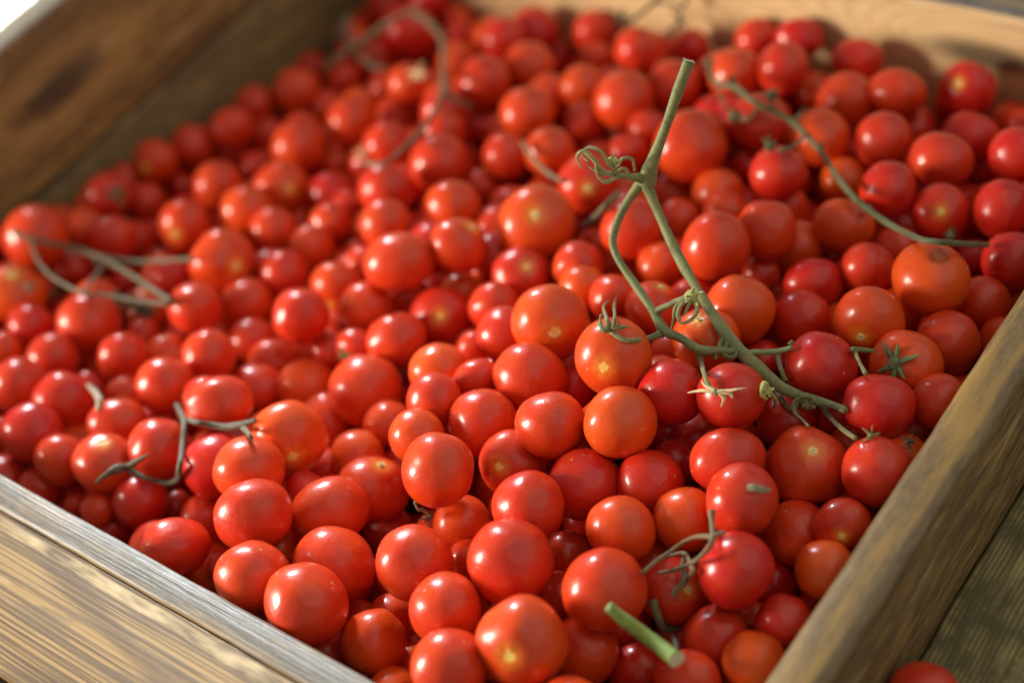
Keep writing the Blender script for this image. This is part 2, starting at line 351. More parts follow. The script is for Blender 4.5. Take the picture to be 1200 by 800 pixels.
def calyx_geo(c, r, nrm, style, seed, vs, fs, n_=5):
    rnd = random.Random(seed); nrm = Vector(nrm).normalized(); u = nrm.orthogonal().normalized(); w = nrm.cross(u); c = Vector(c)
    blob(c, r * (.30 if style != 'bud' else .62), vs, fs)
    for k in range(n_ + (1 if style in ('flat', 'curl') else 0)):
        a = 2 * math.pi * k / n_ + rnd.uniform(-.35, .35); d = u * math.cos(a) + w * math.sin(a); L = r * rnd.uniform(.75, 1.15); bw = r * .13
        tw = rnd.uniform(-.25, .25); sd = nrm.cross(d)
        if style == 'up': path = [(0, 0), (.35, .25), (.55, .75), (.62, 1.25)]
        elif style == 'down': path = [(0, .15), (.45, .1), (.7, -.35), (.55, -.85)]
        elif style == 'curl': path = [(0, 0), (.5, .35), (.75, .05), (.45, -.3), (.2, -.1)]
        elif style == 'bud': path = [(.2, .3), (.55, .5), (.75, .75), (.7, .95)]
        elif style == 'cap': path = [(0, .02), (.4, .05), (.8, .10), (1.1, .20 + rnd.uniform(-.1, .25))]
        else: path = [(0, .05), (.45, .12), (.85, .02), (1.15, rnd.uniform(-.1, .45))]
        pts = []
        for i, (f, h) in enumerate(path):
            q = c + d * L * f + nrm * L * h * rnd.uniform(.7, 1.3) + sd * L * tw * f * f
            pts.append([*q, bw * (.9, 1.25, .85, .18, .1)[i] if i < len(path) - 1 else bw * .12])
        tube(pts, 6, 4, .1, vs, fs, flat=1.0 if style in ('curl',) else .6)
CC = {'dry': (.33, .28, .13), 'yellow': (.34, .40, .12), 'green': (.17, .22, .07), 'pale': (.50, .42, .22), 'dark': (.075, .095, .040), 'olive': (.22, .25, .10)}
IND = '''1070 -1376 7 19.09 0.90 90 40 19 -2 0.65 s|large orange-red tomato with a bright yellow glow, lowest in the front middle
-5 -1634 -105 19.43 0.96 17 -37 -79 46 0.45 -|large glossy red tomato leaning over the front left rail
764 -1060 -41 18.89 1.02 1 -51 81 -30 0.30 -|very large smooth red tomato directly behind the yellow-glowing one in front
1201 -970 -57 17.80 1.02 17 0 73 66 0.45 -|large bright red tomato, left of the tomato under the dry truss
1635 -624 -75 16.91 0.93 18 -89 9 -40 0.10 -|large deep red tomato right of the dry truss
1546 97 -254 18.50 0.90 23 -17 6 -96 0.45 s|large squat red tomato with a pale yellow scar on top, near right rail
1512 1386 -262 19.18 0.90 59 9 12 80 0.90 -|large orange tomato with a brown spot on top, beside the right rail
152 -799 -17 17.37 0.94 23 -57 77 17 0.50 -|round glossy red tomato with a long curved highlight, front left middle
786 -208 5 17.16 0.95 1 -81 11 58 0.90 -|large plain orange tomato below the spiky calyx one
566 87 55 18.67 0.90 43 37 -32 76 0.75 s|large orange-red tomato with a glowing yellow scar under a small spiky calyx
1493 -330 -21 16.00 0.93 25 -26 92 16 0.30 -|bright red tomato carrying a grey green leaf scrap above the dry truss
-581 -1376 -109 18.45 0.94 64 -59 -40 30 0.35 -|large glossy red tomato with a white cap, third in from the left rail
-741 1078 -420 22.06 0.86 68 -4 29 -68 0.75 s|large tomato with a bright yellow spot in the upper middle of the pile
327 -1230 -85 17.60 0.97 14 77 44 -44 0.40 -|large bright red tomato, upper left of the white-capped lower front tomato
-356 2045 -536 21.60 1.02 36 -1 76 53 0.50 -|large red tomato right behind the upright stalk, near its top
-27 302 -178 19.86 0.90 63 50 7 59 0.80 s|large orange-red tomato with a round pale stem scar facing out, mid pile
1346 598 -183 16.78 0.99 2 80 -23 -55 0.10 -|bright crimson tomato at the right end of the forked stalk
1882 137 -153 15.43 1.01 14 35 93 1 0.25 -|bright red tomato touching the right rail below the twig end
468 -334 -37 16.66 0.96 50 -3 -63 -59 0.50 -|large smooth red tomato below the round-scarred one, with two highlights
-355 -1631 -132 17.92 0.99 27 73 -63 5 0.50 -|large bright red tomato, upper left of the glossy tomato over the front rail
423 1150 -230 18.05 0.97 77 -1 -62 -15 0.45 -|large glossy red tomato right of the stalk with a tall highlight
1724 471 -145 14.38 1.17 59 -36 72 9 0.10 -|deep red tomato, lower left of the tomato wearing the spread green calyx
618 -1373 -60 15.86 0.94 12 -95 27 -13 0.45 -|round red tomato with a white cap, lower front left of the yellow-glowing one
1169 142 -7 16.06 0.96 4 44 -29 -85 0.15 -|deep red tomato with a pale dried star calyx lying on it
-903 -848 -279 20.02 0.86 78 30 55 -8 0.85 s|tall oval orange tomato with a greenish dimple and a shiny cap, left middle
-405 -1099 -296 17.16 1.15 43 -28 76 40 0.50 -|large bright red tomato, lower left of the yellow-flecked tomato
-1286 486 -388 17.15 1.21 67 55 -46 -17 0.50 -|wide bright red tomato with several highlights, upper left of middle
719 -471 -177 17.26 0.95 4 -92 38 -10 0.15 -|deep red tomato, lower right of the two-highlight middle tomato
-921 -1661 -213 14.09 1.24 2 -43 -74 -52 0.30 -|wide red tomato half below the front left rail, lowest on its left
-148 -1343 -270 19.24 0.96 37 77 46 -24 0.50 -|large bright red tomato, upper right of the glossy tomato over the front rail
-968 -256 -548 19.57 1.00 63 -70 21 25 0.50 -|large bright tomato below the small green calyx, left of middle
-3950 -157 -594 21.57 0.97 16 96 -22 -9 0.45 -|large red tomato under the pale tip of the dry vine
1391 991 -232 17.29 0.86 38 41 -46 69 0.75 s|wide orange-red tomato with a small tan scar at its lower left
256 -1565 -333 15.12 1.00 60 -78 -14 12 0.70 -|orange-red tomato, lower right of the glossy tomato over the front rail
839 -1605 -43 16.42 0.98 5 69 66 -31 0.45 -|bright red tomato, below the white-capped lower front tomato
764 515 -166 16.82 0.90 30 3 0 -95 0.95 s|orange tomato with a yellow crown behind the forked stalk
1056 -653 -112 15.56 0.97 37 -52 47 61 0.70 -|orange-red tomato, second upper left of the tomato under the dry truss
628 -760 -85 16.52 1.03 56 -32 -60 -47 0.30 -|crimson tomato, below the small-ringed-scar tomato
-1387 -851 -232 14.46 1.24 71 51 -48 -5 0.40 -|oval bright red tomato, right of the tomato above brown vine piece
77 -34 -207 18.00 1.00 55 -71 3 43 0.50 -|large bright red tomato, upper left of the two-highlight middle tomato
1355 -729 -275 15.28 0.90 78 26 32 48 0.30 s|red tomato with the dry truss draped over it and a yellow scar
873 87 -43 15.99 0.96 30 89 -29 16 0.10 -|deep red tomato, left of the tomato under the pale star calyx
758 827 -246 17.81 0.97 28 95 11 1 0.80 -|large orange-red tomato, upper right of the yellow-crowned tomato behind the stalk
-154 1195 -360 17.74 0.98 13 -58 -27 76 0.35 -|large bright red tomato, second above the fleck tomato inside the fork
1250 -446 -172 14.44 1.01 35 60 -71 -11 0.85 -|orange tomato, left of the tomato carrying the leaf scrap
1899 -368 -244 13.33 0.99 27 79 16 -53 0.95 -|vivid orange tomato tucked against the right rail
22 -356 -219 16.84 1.01 7 78 38 -50 0.45 -|bright red tomato, upper left of the small-ringed-scar tomato
-2603 216 -640 20.31 0.90 60 44 41 53 0.60 s|large bright tomato at the end of the dry vine's upper branch
-427 -806 -469 18.04 0.90 10 -16 -24 -95 0.50 s|bright tomato with a yellow fleck on its upper edge, front left of middle
-1566 -1186 -326 16.32 1.02 31 -69 12 64 0.35 -|bright red tomato, right of the top-scarred tomato near left rail end
-1784 -1399 -323 16.74 0.86 76 -5 18 62 0.45 s|tomato with a pale scar on its top edge behind the left rail end
994 -330 -187 15.66 1.00 38 -33 -81 31 0.15 -|deep red tomato, nearest lower right of the large plain orange tomato
1854 -889 -265 13.49 0.98 74 -40 -53 14 0.95 -|vivid orange tomato at the foot of the right rail
1662 839 -273 17.09 0.90 93 34 4 -11 0.75 c|brownish orange tomato wearing a spread green calyx near the right rail
1015 2464 -551 15.54 1.16 44 58 -36 -58 0.35 -|bright red tomato, above the round scarred tomato above the twig
-2979 -571 -577 18.68 1.02 17 20 93 27 0.40 -|round bright tomato below the dry vine, left side
1157 -1162 -298 15.40 1.00 71 -56 32 30 0.50 -|bright red tomato, right of the yellow-glowing tomato lowest in front
1288 -123 -89 14.24 1.22 52 -75 -5 -41 0.30 -|oval crimson tomato, above the tomato carrying the leaf scrap
-834 -1159 -150 17.33 0.96 18 87 41 -20 0.60 -|orange-red tomato, above the white-capped tomato
-753 1567 -548 17.79 0.90 13 37 -30 87 0.25 s|large scarred crimson tomato, upper right of the upper middle yellow-spotted tomato
-1050 742 -398 16.86 0.90 38 15 37 84 0.50 s|scarred bright red tomato, right of the wide many-highlight tomato
552 1429 -328 16.21 0.96 59 -69 -3 42 0.45 -|bright red tomato, right of the tall-highlight tomato
1901 689 -255 13.46 0.98 44 32 -45 -71 0.40 -|bright red tomato, nearest lower right of the tomato wearing the spread green calyx
923 2053 -446 15.57 0.99 9 78 59 16 0.15 -|deep red tomato, upper left of the round scarred tomato above the twig
-1157 2489 -746 19.16 1.00 3 99 8 7 0.50 -|large round red tomato left of the cut stalk tip
240 2508 -666 17.13 1.03 34 12 -62 -69 0.70 -|orange-red tomato, upper right of the dark tomato under lowest bud
-1621 -40 -458 16.26 0.97 0 -8 89 44 0.25 -|crimson tomato, second lower right of the large tomato at dry vine's end
822 1745 -468 14.11 1.20 71 11 -69 3 0.75 -|oval orange-red tomato, lower right of the dark tomato under lowest bud
1644 -183 -350 15.08 0.96 12 42 90 6 0.45 -|bright red tomato, upper left of the vivid orange rail tomato
1204 2082 -537 15.49 0.90 79 18 34 -48 0.20 s|round red tomato with a pale round scar above the knobbly twig
-110 2419 -568 16.76 1.01 38 -54 -52 -54 0.25 -|crimson tomato, above the dark tomato under lowest bud
1722 1120 -373 15.65 1.01 33 -25 -46 -79 0.45 -|bright red tomato, upper right of the tomato wearing the spread green calyx
-2390 -1428 -357 16.79 1.03 50 67 -36 -42 0.10 -|deep red tomato, nearest lower left of the dull tomato near left edge
-1961 -804 -411 16.16 0.99 27 35 -61 -66 0.40 -|bright red tomato above the small brown vine piece
294 1970 -463 15.62 1.00 35 -27 76 48 0.15 -|dark red tomato under the knobbly twig's lowest bud
-1016 83 -527 16.87 0.93 85 -11 -47 -22 0.40 -|tall bright red tomato with an oval highlight, left of middle
1608 -827 -342 14.88 0.96 82 -2 -57 -11 0.30 -|crimson tomato, upper left of the orange tomato at rail foot
335 680 -280 15.09 0.90 92 -29 4 -27 0.45 s|round tomato with a tiny pale fleck inside the stalk's fork
-3620 3084 -1243 21.01 0.96 66 -56 -39 -30 0.10 -|large deep red tomato, third upper left of the blurred tomato beside bent vine
-971 391 -623 18.10 0.90 92 27 24 13 0.15 s|dark red tomato with one small yellow spot, left of the round-scarred tomato
-2487 -1138 -448 17.22 0.96 31 -67 -26 62 0.20 -|dull deep red tomato near the left edge, right of the yellow-topped one's column
1507 2173 -487 15.61 0.95 18 65 60 43 0.15 -|large deep red tomato at the photo's right edge with a white dot
-1945 1552 -739 18.51 1.02 28 14 -64 -70 0.35 -|round blurred bright red tomato with one white highlight, upper left of middle
-1532 -1446 -459 14.86 0.96 8 -25 93 27 0.10 -|deep red tomato, lower right of the top-scarred tomato near left rail end
619 2575 -606 16.20 0.96 13 -82 -23 51 0.30 -|crimson tomato, second below the dark oval back wall tomato
295 -492 -230 16.04 0.90 6 12 -38 91 0.40 s|red tomato with a small ringed yellow scar, front middle
990 1006 -397 14.80 0.99 65 -57 -40 31 0.20 -|crimson tomato, above the crimson tomato at stalk's end
-2325 2464 -903 18.89 0.97 1 -95 -6 -32 0.30 -|blurred dark red tomato right of the bent vine
1882 1400 -604 14.50 1.04 68 -31 -52 -41 0.60 -|orange-red tomato, nearest right of the tomato wearing the spread green calyx
1851 -651 -293 12.25 0.99 59 -70 -39 -3 0.15 -|deep red tomato, upper right of the orange tomato at rail foot
-972 2773 -812 17.59 0.97 3 97 9 20 0.25 -|large crimson tomato, right of the large tomato left of stalk tip
142 2967 -765 17.47 0.97 1 37 91 21 0.45 -|large bright red tomato, nearest below the dark oval back wall tomato
743 3334 -793 17.00 0.86 88 30 -14 34 0.05 s|dark red tomato standing alone against the tan back wall, with a wall shadow
-333 3044 -701 16.54 0.94 11 60 52 60 0.25 -|crimson tomato, lower right of the left back wall pair tomato
-2387 -204 -553 15.88 1.00 29 -73 62 0 0.35 -|bright red tomato, lower left of the large tomato at dry vine's end
1857 -137 -222 12.45 0.86 72 52 -2 45 0.35 s|scarred bright red tomato, above the vivid orange rail tomato
1108 1474 -439 14.44 0.95 56 -35 -62 -42 0.30 -|crimson tomato, above the wide tan-scarred tomato
433 3076 -711 14.68 1.18 68 33 -62 -22 0.40 -|oval bright red tomato, lower right of the dark oval back wall tomato
-631 2954 -764 17.37 0.99 1 -31 -68 -66 0.55 -|bright red tomato, lower left of the left back wall pair tomato
-1660 2132 -720 17.50 0.96 18 75 -62 -13 0.55 -|bright blurred tomato with a pink highlight near the top middle
-3235 1501 -963 18.43 1.00 43 -88 15 -15 0.50 -|large bright red tomato, upper right of the golden-spotted upper left tomato
-1158 -1145 -301 17.51 0.94 67 -55 -46 19 0.10 -|large deep red tomato, upper left of the white-capped tomato
1878 377 -664 14.50 1.04 36 72 42 42 0.75 -|orange-red tomato, nearest lower right of the bright tomato touching right rail
-1968 -476 -508 15.51 0.96 51 21 -79 26 0.40 -|bright red tomato, upper right of the tomato above brown vine piece
-3282 468 -803 17.23 0.90 52 12 54 -65 0.50 s|scarred bright red tomato, upper left of the large tomato at dry vine's end
-3708 177 -813 15.08 1.16 54 64 -7 -54 0.30 -|crimson tomato, below the calyx tomato touching left wall
1686 1562 -528 14.07 0.98 6 -27 94 -19 0.40 -|bright red tomato, lower right of the brown-spotted orange tomato
-636 755 -494 16.41 0.86 59 -21 23 -75 0.25 s|scarred crimson tomato, below the upper middle yellow-spotted tomato
-2050 -1673 -732 14.50 1.01 20 27 -85 40 0.40 -|bright red tomato, nearest lower left of the top-scarred tomato near left rail end
893 1291 -446 12.77 1.24 56 -66 48 -17 0.10 -|oval deep red tomato, upper left of the wide tan-scarred tomato
1889 -18 -768 12.00 0.96 79 30 46 26 0.75 -|orange-red tomato, right of the vivid orange rail tomato
218 -838 -344 14.17 1.02 24 95 -19 6 0.65 -|orange-red tomato, lower right of the curved-highlight tomato
-34 -1674 -467 14.50 1.04 45 45 59 50 0.40 -|bright red tomato, below the glossy tomato over the front rail
1726 1828 -468 15.30 0.99 61 -78 2 -14 0.05 -|deep red tomato, below the white-dotted right edge tomato
1893 -396 -517 13.50 1.00 44 14 -72 52 0.25 -|crimson tomato, below the vivid orange rail tomato
-3693 -589 -592 20.46 0.86 30 13 16 93 0.95 s|yellow-topped orange tomato cut off by the left edge of the photo
-2318 85 -766 16.01 1.01 27 91 -15 -29 0.45 -|bright red tomato, nearest lower right of the large tomato at dry vine's end
-2574 -667 -602 15.21 0.99 21 -72 -62 -24 0.30 -|crimson tomato, lower right of the round tomato below dry vine
1263 384 -390 13.58 0.98 1 59 -79 16 0.20 -|crimson tomato, upper left of the squat pale-scarred tomato near right rail
-1278 1847 -690 15.37 1.01 39 25 -89 3 0.60 -|orange-red tomato, lower right of the pink-lit top middle tomato
1649 -1076 -266 11.76 1.24 48 61 -32 -54 0.35 -|oval bright red tomato, left of the orange tomato at rail foot
-1464 -296 -719 16.21 1.02 15 -80 55 -19 0.75 -|orange-red tomato, nearest above the tall oval orange tomato
-2997 1083 -897 17.54 0.90 44 -37 37 -73 0.60 s|blurred orange-red tomato with a golden spot, upper left
-1543 1734 -714 15.34 0.96 63 -71 -11 -29 0.40 -|bright red tomato, lower left of the pink-lit top middle tomato
-2017 -1133 -410 13.53 1.24 44 -15 -65 61 0.40 -|oval bright red tomato, above the top-scarred tomato near left rail end
-266 -369 -179 13.86 1.00 68 39 -39 -48 0.35 -|bright red tomato, right of the large tomato below small calyx
-2795 -1195 -411 16.38 1.00 66 -29 -66 -24 0.30 -|crimson tomato, left of the dull tomato near left edge
-1985 1111 -608 16.87 0.97 26 -45 62 59 0.30 -|crimson tomato, right of the dull upper left tomato
-1390 238 -566 15.34 0.97 28 -92 -8 -28 0.55 -|bright red tomato, upper left of the tall oval-highlight tomato
-1462 1134 -584 16.38 1.02 44 -55 -56 44 0.60 -|orange-red tomato, below the round white-lit upper tomato
-2107 -1470 -387 13.86 1.01 50 81 -27 -14 0.40 -|bright red tomato, nearest left of the top-scarred tomato near left rail end
-1777 -1649 -858 15.50 1.04 88 -44 -5 16 0.25 -|crimson tomato, second left of the wide tomato half below the rail
-11 3376 -794 13.16 1.24 35 71 -19 -58 0.15 -|dark oval tomato touching the back wall, left of its lone neighbour
-1445 3055 -841 15.64 1.00 17 13 78 59 0.30 -|crimson tomato, above the large tomato left of stalk tip
-2265 377 -768 15.61 1.00 39 -4 -79 46 0.25 -|crimson tomato, right of the large tomato at dry vine's end
-3512 952 -933 16.97 0.99 4 -55 -82 -16 0.50 -|bright red tomato, left of the golden-spotted upper left tomato
-3051 1844 -964 16.61 1.02 11 -42 17 89 0.50 -|bright red tomato, second lower right of the far corner wall tomato
-2423 1589 -759 15.71 0.99 49 71 -51 2 0.35 -|bright red tomato, left of the round white-lit upper tomato
1349 -1068 -458 13.19 0.94 0 -19 80 57 0.10 -|deep red tomato, second lower left of the tomato under the dry truss
-4001 2201 -1213 17.88 0.99 12 -31 94 11 0.50 -|blurred orange-red tomato against the left wall near the far corner
1377 2619 -523 15.68 0.94 55 -74 36 -9 0.10 -|deep red tomato, second above the white-dotted right edge tomato
973 2912 -754 14.16 1.24 45 -76 32 -35 0.05 -|oval deep red tomato, below the lone tomato against back wall
-312 233 -322 15.29 0.95 22 84 -48 -15 0.30 -|crimson tomato, left of the tomato with the round pale scar
-182 -612 -147 13.86 1.00 59 10 -63 -49 0.70 -|orange-red tomato, upper left of the curved-highlight tomato
-2706 705 -845 15.43 0.98 22 -93 28 -13 0.50 -|bright red tomato, below the golden-spotted upper left tomato
-1077 -1700 -866 12.00 0.95 97 20 15 6 0.75 -|orange-red tomato, second below the wide tomato half below the rail
-3003 768 -840 16.91 0.97 17 -68 71 -5 0.70 -|orange-red tomato, lower left of the golden-spotted upper left tomato
102 1076 -433 13.39 1.03 68 -54 -12 48 0.70 -|orange-red tomato, nearest above the fleck tomato inside the fork
-4175 542 -897 16.24 0.90 81 -14 53 -20 0.20 c|small dark red tomato with a green calyx touching the left wall
-4270 1040 -1030 16.11 0.90 81 43 32 -21 0.50 s|small blurred red tomato with a yellowish scar, touching the dark left wall
-2250 2843 -1030 17.36 1.02 13 -64 3 75 0.50 -|bright red tomato, above the pink-lit top middle tomato
-2943 -884 -555 15.05 1.00 79 -19 -36 46 0.30 -|crimson tomato, above the dull tomato near left edge
-4036 1579 -1087 16.02 0.94 70 -41 -24 53 0.35 -|bright red tomato, lower left of the far corner wall tomato
-1784 373 -671 15.67 0.90 27 55 -50 61 0.60 s|scarred orange-red tomato, second left of the wide many-highlight tomato
59 699 -342 13.07 1.01 2 -26 -87 -41 0.45 -|bright red tomato, left of the fleck tomato inside the fork
-482 -126 -299 14.88 0.93 5 75 65 9 0.85 -|orange tomato, lower right of the tall oval-highlight tomato
-2900 2317 -952 15.51 0.93 67 -42 -56 24 0.60 -|orange-red tomato, left of the blurred tomato beside bent vine
459 2356 -792 14.13 0.96 9 -60 -53 59 1.00 -|orange tomato, right of the dark tomato under lowest bud
-1730 -439 -725 14.63 1.18 40 -25 -62 63 0.30 -|oval crimson tomato, upper left of the tall oval orange tomato
1866 -651 -576 13.50 0.96 27 18 81 -48 0.10 -|half-hidden deep red tomato, right of the orange tomato at rail foot
-1743 837 -568 15.28 0.97 14 55 75 33 0.55 -|bright red tomato, above the wide many-highlight tomato
-684 -655 -531 14.78 1.00 62 -60 -46 -21 0.80 -|orange-red tomato, upper left of the yellow-flecked tomato
-3405 -722 -641 14.52 0.99 44 -85 30 0 0.15 -|deep red tomato, lower right of the yellow-topped tomato at left edge
-2293 655 -798 14.43 0.93 53 -4 -84 12 0.60 -|orange-red tomato, second below the dull upper left tomato
-887 2112 -800 13.43 0.98 34 -9 -93 10 0.30 -|crimson tomato, below the large tomato left of stalk tip
-4242 1349 -1122 15.39 0.93 28 3 -95 15 0.40 -|bright red tomato, upper right of the scarred tomato touching dark wall
-2645 3056 -1042 15.87 1.01 59 -80 2 7 0.10 -|deep red tomato, nearest upper right of the blurred tomato beside bent vine
-75 1877 -654 15.37 0.96 15 93 21 25 0.75 -|orange-red tomato, second above the tall-highlight tomato
-2608 3347 -1169 18.15 1.01 11 65 51 -55 0.05 -|large deep red tomato, second upper right of the blurred tomato beside bent vine
-3015 -177 -853 14.50 1.03 22 -8 -12 -96 0.75 -|orange-red tomato, right of the round tomato below dry vine
-612 477 -462 14.19 0.94 4 -51 31 80 0.30 -|crimson tomato, right of the dark yellow-dotted tomato
-1389 2332 -885 13.73 1.03 79 -48 19 34 0.30 -|crimson tomato, lower left of the large tomato left of stalk tip
-1661 2688 -933 15.07 0.97 42 17 -87 20 0.70 -|orange-red tomato, left of the large tomato left of stalk tip
-456 3462 -801 12.97 1.22 5 50 59 64 0.05 -|oval deep red tomato, right of the left back wall pair tomato
1857 371 -377 14.50 0.98 23 88 -37 21 0.75 -|half-hidden orange-red tomato, right of the bright tomato touching right rail
-1190 -440 -730 15.19 1.20 40 12 -49 -76 0.50 -|half-hidden oval bright red tomato, upper right of the tall oval orange tomato
910 728 -477 10.95 0.99 46 -57 -23 64 0.15 -|small deep red tomato, upper right of the tomato under the pale star calyx
-575 -1667 -854 13.50 0.93 8 11 88 46 0.25 -|half-hidden crimson tomato, second lower left of the glossy tomato over the front rail
-343 912 -453 13.91 1.02 12 21 80 54 0.45 -|bright red tomato, lower right of the upper middle yellow-spotted tomato
-2163 3455 -1156 15.21 0.95 29 -82 -37 -32 0.20 -|crimson tomato, second upper left of the large tomato left of stalk tip
-2118 -109 -817 14.36 1.01 63 35 -56 -41 0.35 -|bright red tomato, below the large tomato at dry vine's end
-4147 755 -1134 14.32 0.99 6 -33 90 28 0.30 -|crimson tomato, right of the calyx tomato touching left wall
-1462 -1616 -1016 15.50 1.00 36 -30 -37 80 0.25 -|half-hidden crimson tomato, nearest below the wide tomato half below the rail
-209 -124 -240 9.76 1.24 46 74 -8 -48 0.35 -|small oval bright red tomato, second lower right of the dark yellow-dotted tomato
-790 3464 -897 14.28 0.94 9 -78 -48 39 0.20 -|left one of a red pair against the back wall, right of stalk
-3102 122 -895 14.22 0.98 19 -83 52 6 0.15 -|deep red tomato, nearest left of the large tomato at dry vine's end
729 -720 -419 11.58 1.01 35 61 -51 -49 0.30 -|small crimson tomato, right of the very large smooth front tomato
-2185 1866 -803 15.45 1.00 69 24 -60 -33 0.35 -|bright red tomato, above the round white-lit upper tomato
1855 1159 -754 13.50 1.04 7 -58 80 14 0.25 -|half-hidden crimson tomato, third lower right of the tomato wearing the spread green calyx
-2227 -1613 -532 11.35 1.01 59 -59 -52 -18 0.20 -|small crimson tomato, second left of the top-scarred tomato near left rail end
-1857 -192 -804 14.89 0.99 15 2 -94 29 0.40 -|bright red tomato, second above the tall oval orange tomato
-2481 -1662 -549 14.50 1.00 50 79 15 -32 0.25 -|crimson tomato, second lower left of the dull tomato near left edge
-2361 902 -830 13.21 0.97 34 64 -69 -8 0.50 -|bright red tomato, nearest below the dull upper left tomato
-3795 2799 -1324 15.43 0.93 72 -65 -24 2 0.15 -|deep red tomato, third right of the far corner wall tomato
-4280 1998 -1270 15.26 1.02 18 33 87 32 0.40 -|bright red tomato, left of the far corner wall tomato
-182 1618 -671 12.74 0.99 41 -70 54 23 0.45 -|bright red tomato, upper left of the tall-highlight tomato
-1165 -1333 -526 13.77 1.00 24 -16 -92 27 0.30 -|half-hidden crimson tomato, upper right of the wide tomato half below the rail
-698 -397 -550 12.98 0.96 15 -91 -37 -15 0.60 -|orange-red tomato, lower right of the large tomato below small calyx
602 1608 -583 14.72 1.02 11 -21 71 66 0.60 -|half-hidden orange-red tomato, second below the dark tomato under lowest bud
-1283 3407 -1046 12.94 1.03 12 44 -89 -7 0.10 -|deep red tomato, left of the left back wall pair tomato
1418 572 -460 13.50 1.01 44 -8 80 -39 0.10 -|half-hidden deep red tomato, below the crimson tomato at stalk's end
-2396 2113 -899 16.82 0.99 38 -41 -65 -51 0.20 -|crimson tomato, lower left of the blurred tomato beside bent vine
-2695 1220 -967 14.98 1.01 85 -35 -19 34 0.10 -|dull dark red blurred tomato in the upper left of the pile
-3898 -63 -947 12.29 1.01 0 43 -45 -78 0.15 -|deep red tomato, lower right of the large tomato under vine tip
-174 736 -399 12.86 1.01 48 33 -47 -66 0.85 -|orange tomato, upper right of the tomato with the round pale scar
-3850 2530 -1312 13.92 1.03 9 -27 59 75 0.30 -|crimson tomato, nearest right of the far corner wall tomato
395 913 -437 14.50 0.93 14 98 10 13 0.10 -|half-hidden deep red tomato, above the yellow-crowned tomato behind the stalk
-4088 2910 -1326 15.50 0.97 16 65 -4 -74 0.75 -|orange-red tomato, second upper right of the far corner wall tomato
-3016 2905 -1228 14.86 0.96 47 -70 -38 -39 0.70 -|orange-red tomato, nearest upper left of the blurred tomato beside bent vine
1840 966 -586 13.50 1.04 4 -22 -65 -72 0.40 -|half-hidden bright red tomato, second lower right of the tomato wearing the spread green calyx
-4112 235 -914 14.50 0.98 11 -75 40 52 0.60 -|orange-red tomato, lower left of the calyx tomato touching left wall
-1718 -1586 -459 9.09 1.03 66 -18 -70 -22 0.40 -|small bright red tomato, below the top-scarred tomato near left rail end
-1519 -25 -732 13.31 0.95 50 67 -53 -14 0.30 -|crimson tomato, upper left of the large tomato below small calyx
-359 -1632 -476 15.50 1.04 28 14 -5 95 0.10 -|half-hidden deep red tomato, nearest lower left of the glossy tomato over the front rail
-1043 -1511 -676 14.50 1.04 51 -49 -38 -60 0.60 -|half-hidden orange-red tomato, lower right of the wide tomato half below the rail
-2486 -1671 -817 12.00 1.02 53 20 55 61 0.10 -|deep red tomato, second lower left of the top-scarred tomato near left rail end
-2465 -1682 -1109 13.50 0.93 15 -76 -32 -55 0.10 -|half-hidden deep red tomato, third lower left of the top-scarred tomato near left rail end
-812 -1592 -807 13.50 0.94 35 -65 -65 -20 0.40 -|half-hidden bright red tomato, left of the glossy tomato over the front rail
-1283 -7 -603 11.68 0.90 66 47 -31 50 0.30 c|small crimson tomato, left of the tall oval-highlight tomato
1737 202 -822 14.50 1.00 4 -25 -75 61 0.40 -|half-hidden bright red tomato, upper right of the vivid orange rail tomato
1085 1805 -589 11.59 0.96 20 15 -40 -88 0.40 -|small bright red tomato, upper left of the brown-spotted orange tomato
-2456 -461 -749 14.60 1.01 2 -64 75 -17 0.70 -|half-hidden orange-red tomato, above the tomato above brown vine piece
948 -89 -329 11.33 0.94 28 89 -26 -26 0.10 -|small half-hidden deep red tomato, second lower right of the large plain orange tomato
1128 -904 -431 15.50 0.96 31 71 -36 52 0.25 -|half-hidden crimson tomato, nearest lower left of the tomato under the dry truss
-1924 2609 -1015 15.60 0.93 5 22 92 32 0.50 -|half-hidden bright red tomato, nearest upper right of the pink-lit top middle tomato
-3019 2225 -1196 15.11 0.97 35 62 -67 -19 0.40 -|bright red tomato, upper left of the round white-lit upper tomato
164 -1368 -448 11.21 0.99 68 -56 -48 0 0.50 -|small half-hidden bright red tomato, left of the white-capped lower front tomato
-899 2353 -800 12.47 1.02 21 10 77 59 0.30 -|crimson tomato, lower right of the large tomato left of stalk tip
-448 1925 -826 13.27 0.94 20 -80 -17 54 0.50 -|bright red tomato, below the large tomato behind the upright stalk
-2011 3249 -1199 12.52 0.97 41 45 -60 -53 0.40 -|bright red tomato, nearest upper left of the large tomato left of stalk tip
-248 3252 -1019 13.59 0.98 29 -24 47 80 0.70 -|orange-red tomato, lower left of the dark oval back wall tomato
-3874 398 -1102 15.15 0.96 17 22 -68 -68 0.25 -|crimson tomato, lower right of the calyx tomato touching left wall
819 -907 -446 9.68 1.24 4 -33 46 82 0.30 -|small half-hidden crimson tomato, lower right of the very large smooth front tomato
-407 -844 -753 13.02 0.95 5 -89 -46 -4 0.40 -|half-hidden bright red tomato, below the yellow-flecked tomato
1611 -381 -511 11.98 0.96 30 60 -38 -64 0.05 -|half-hidden deep red tomato, right of the large deep red truss-side tomato
1410 2029 -740 9.41 1.20 52 -4 -81 27 0.15 -|small oval deep red tomato, upper right of the brown-spotted orange tomato
-1710 -1575 -639 9.38 1.20 26 5 92 28 0.10 -|small oval deep red tomato, third left of the wide tomato half below the rail
-1729 -1653 -1139 13.50 0.99 11 98 9 -12 0.75 -|half-hidden orange-red tomato, second lower left of the wide tomato half below the rail
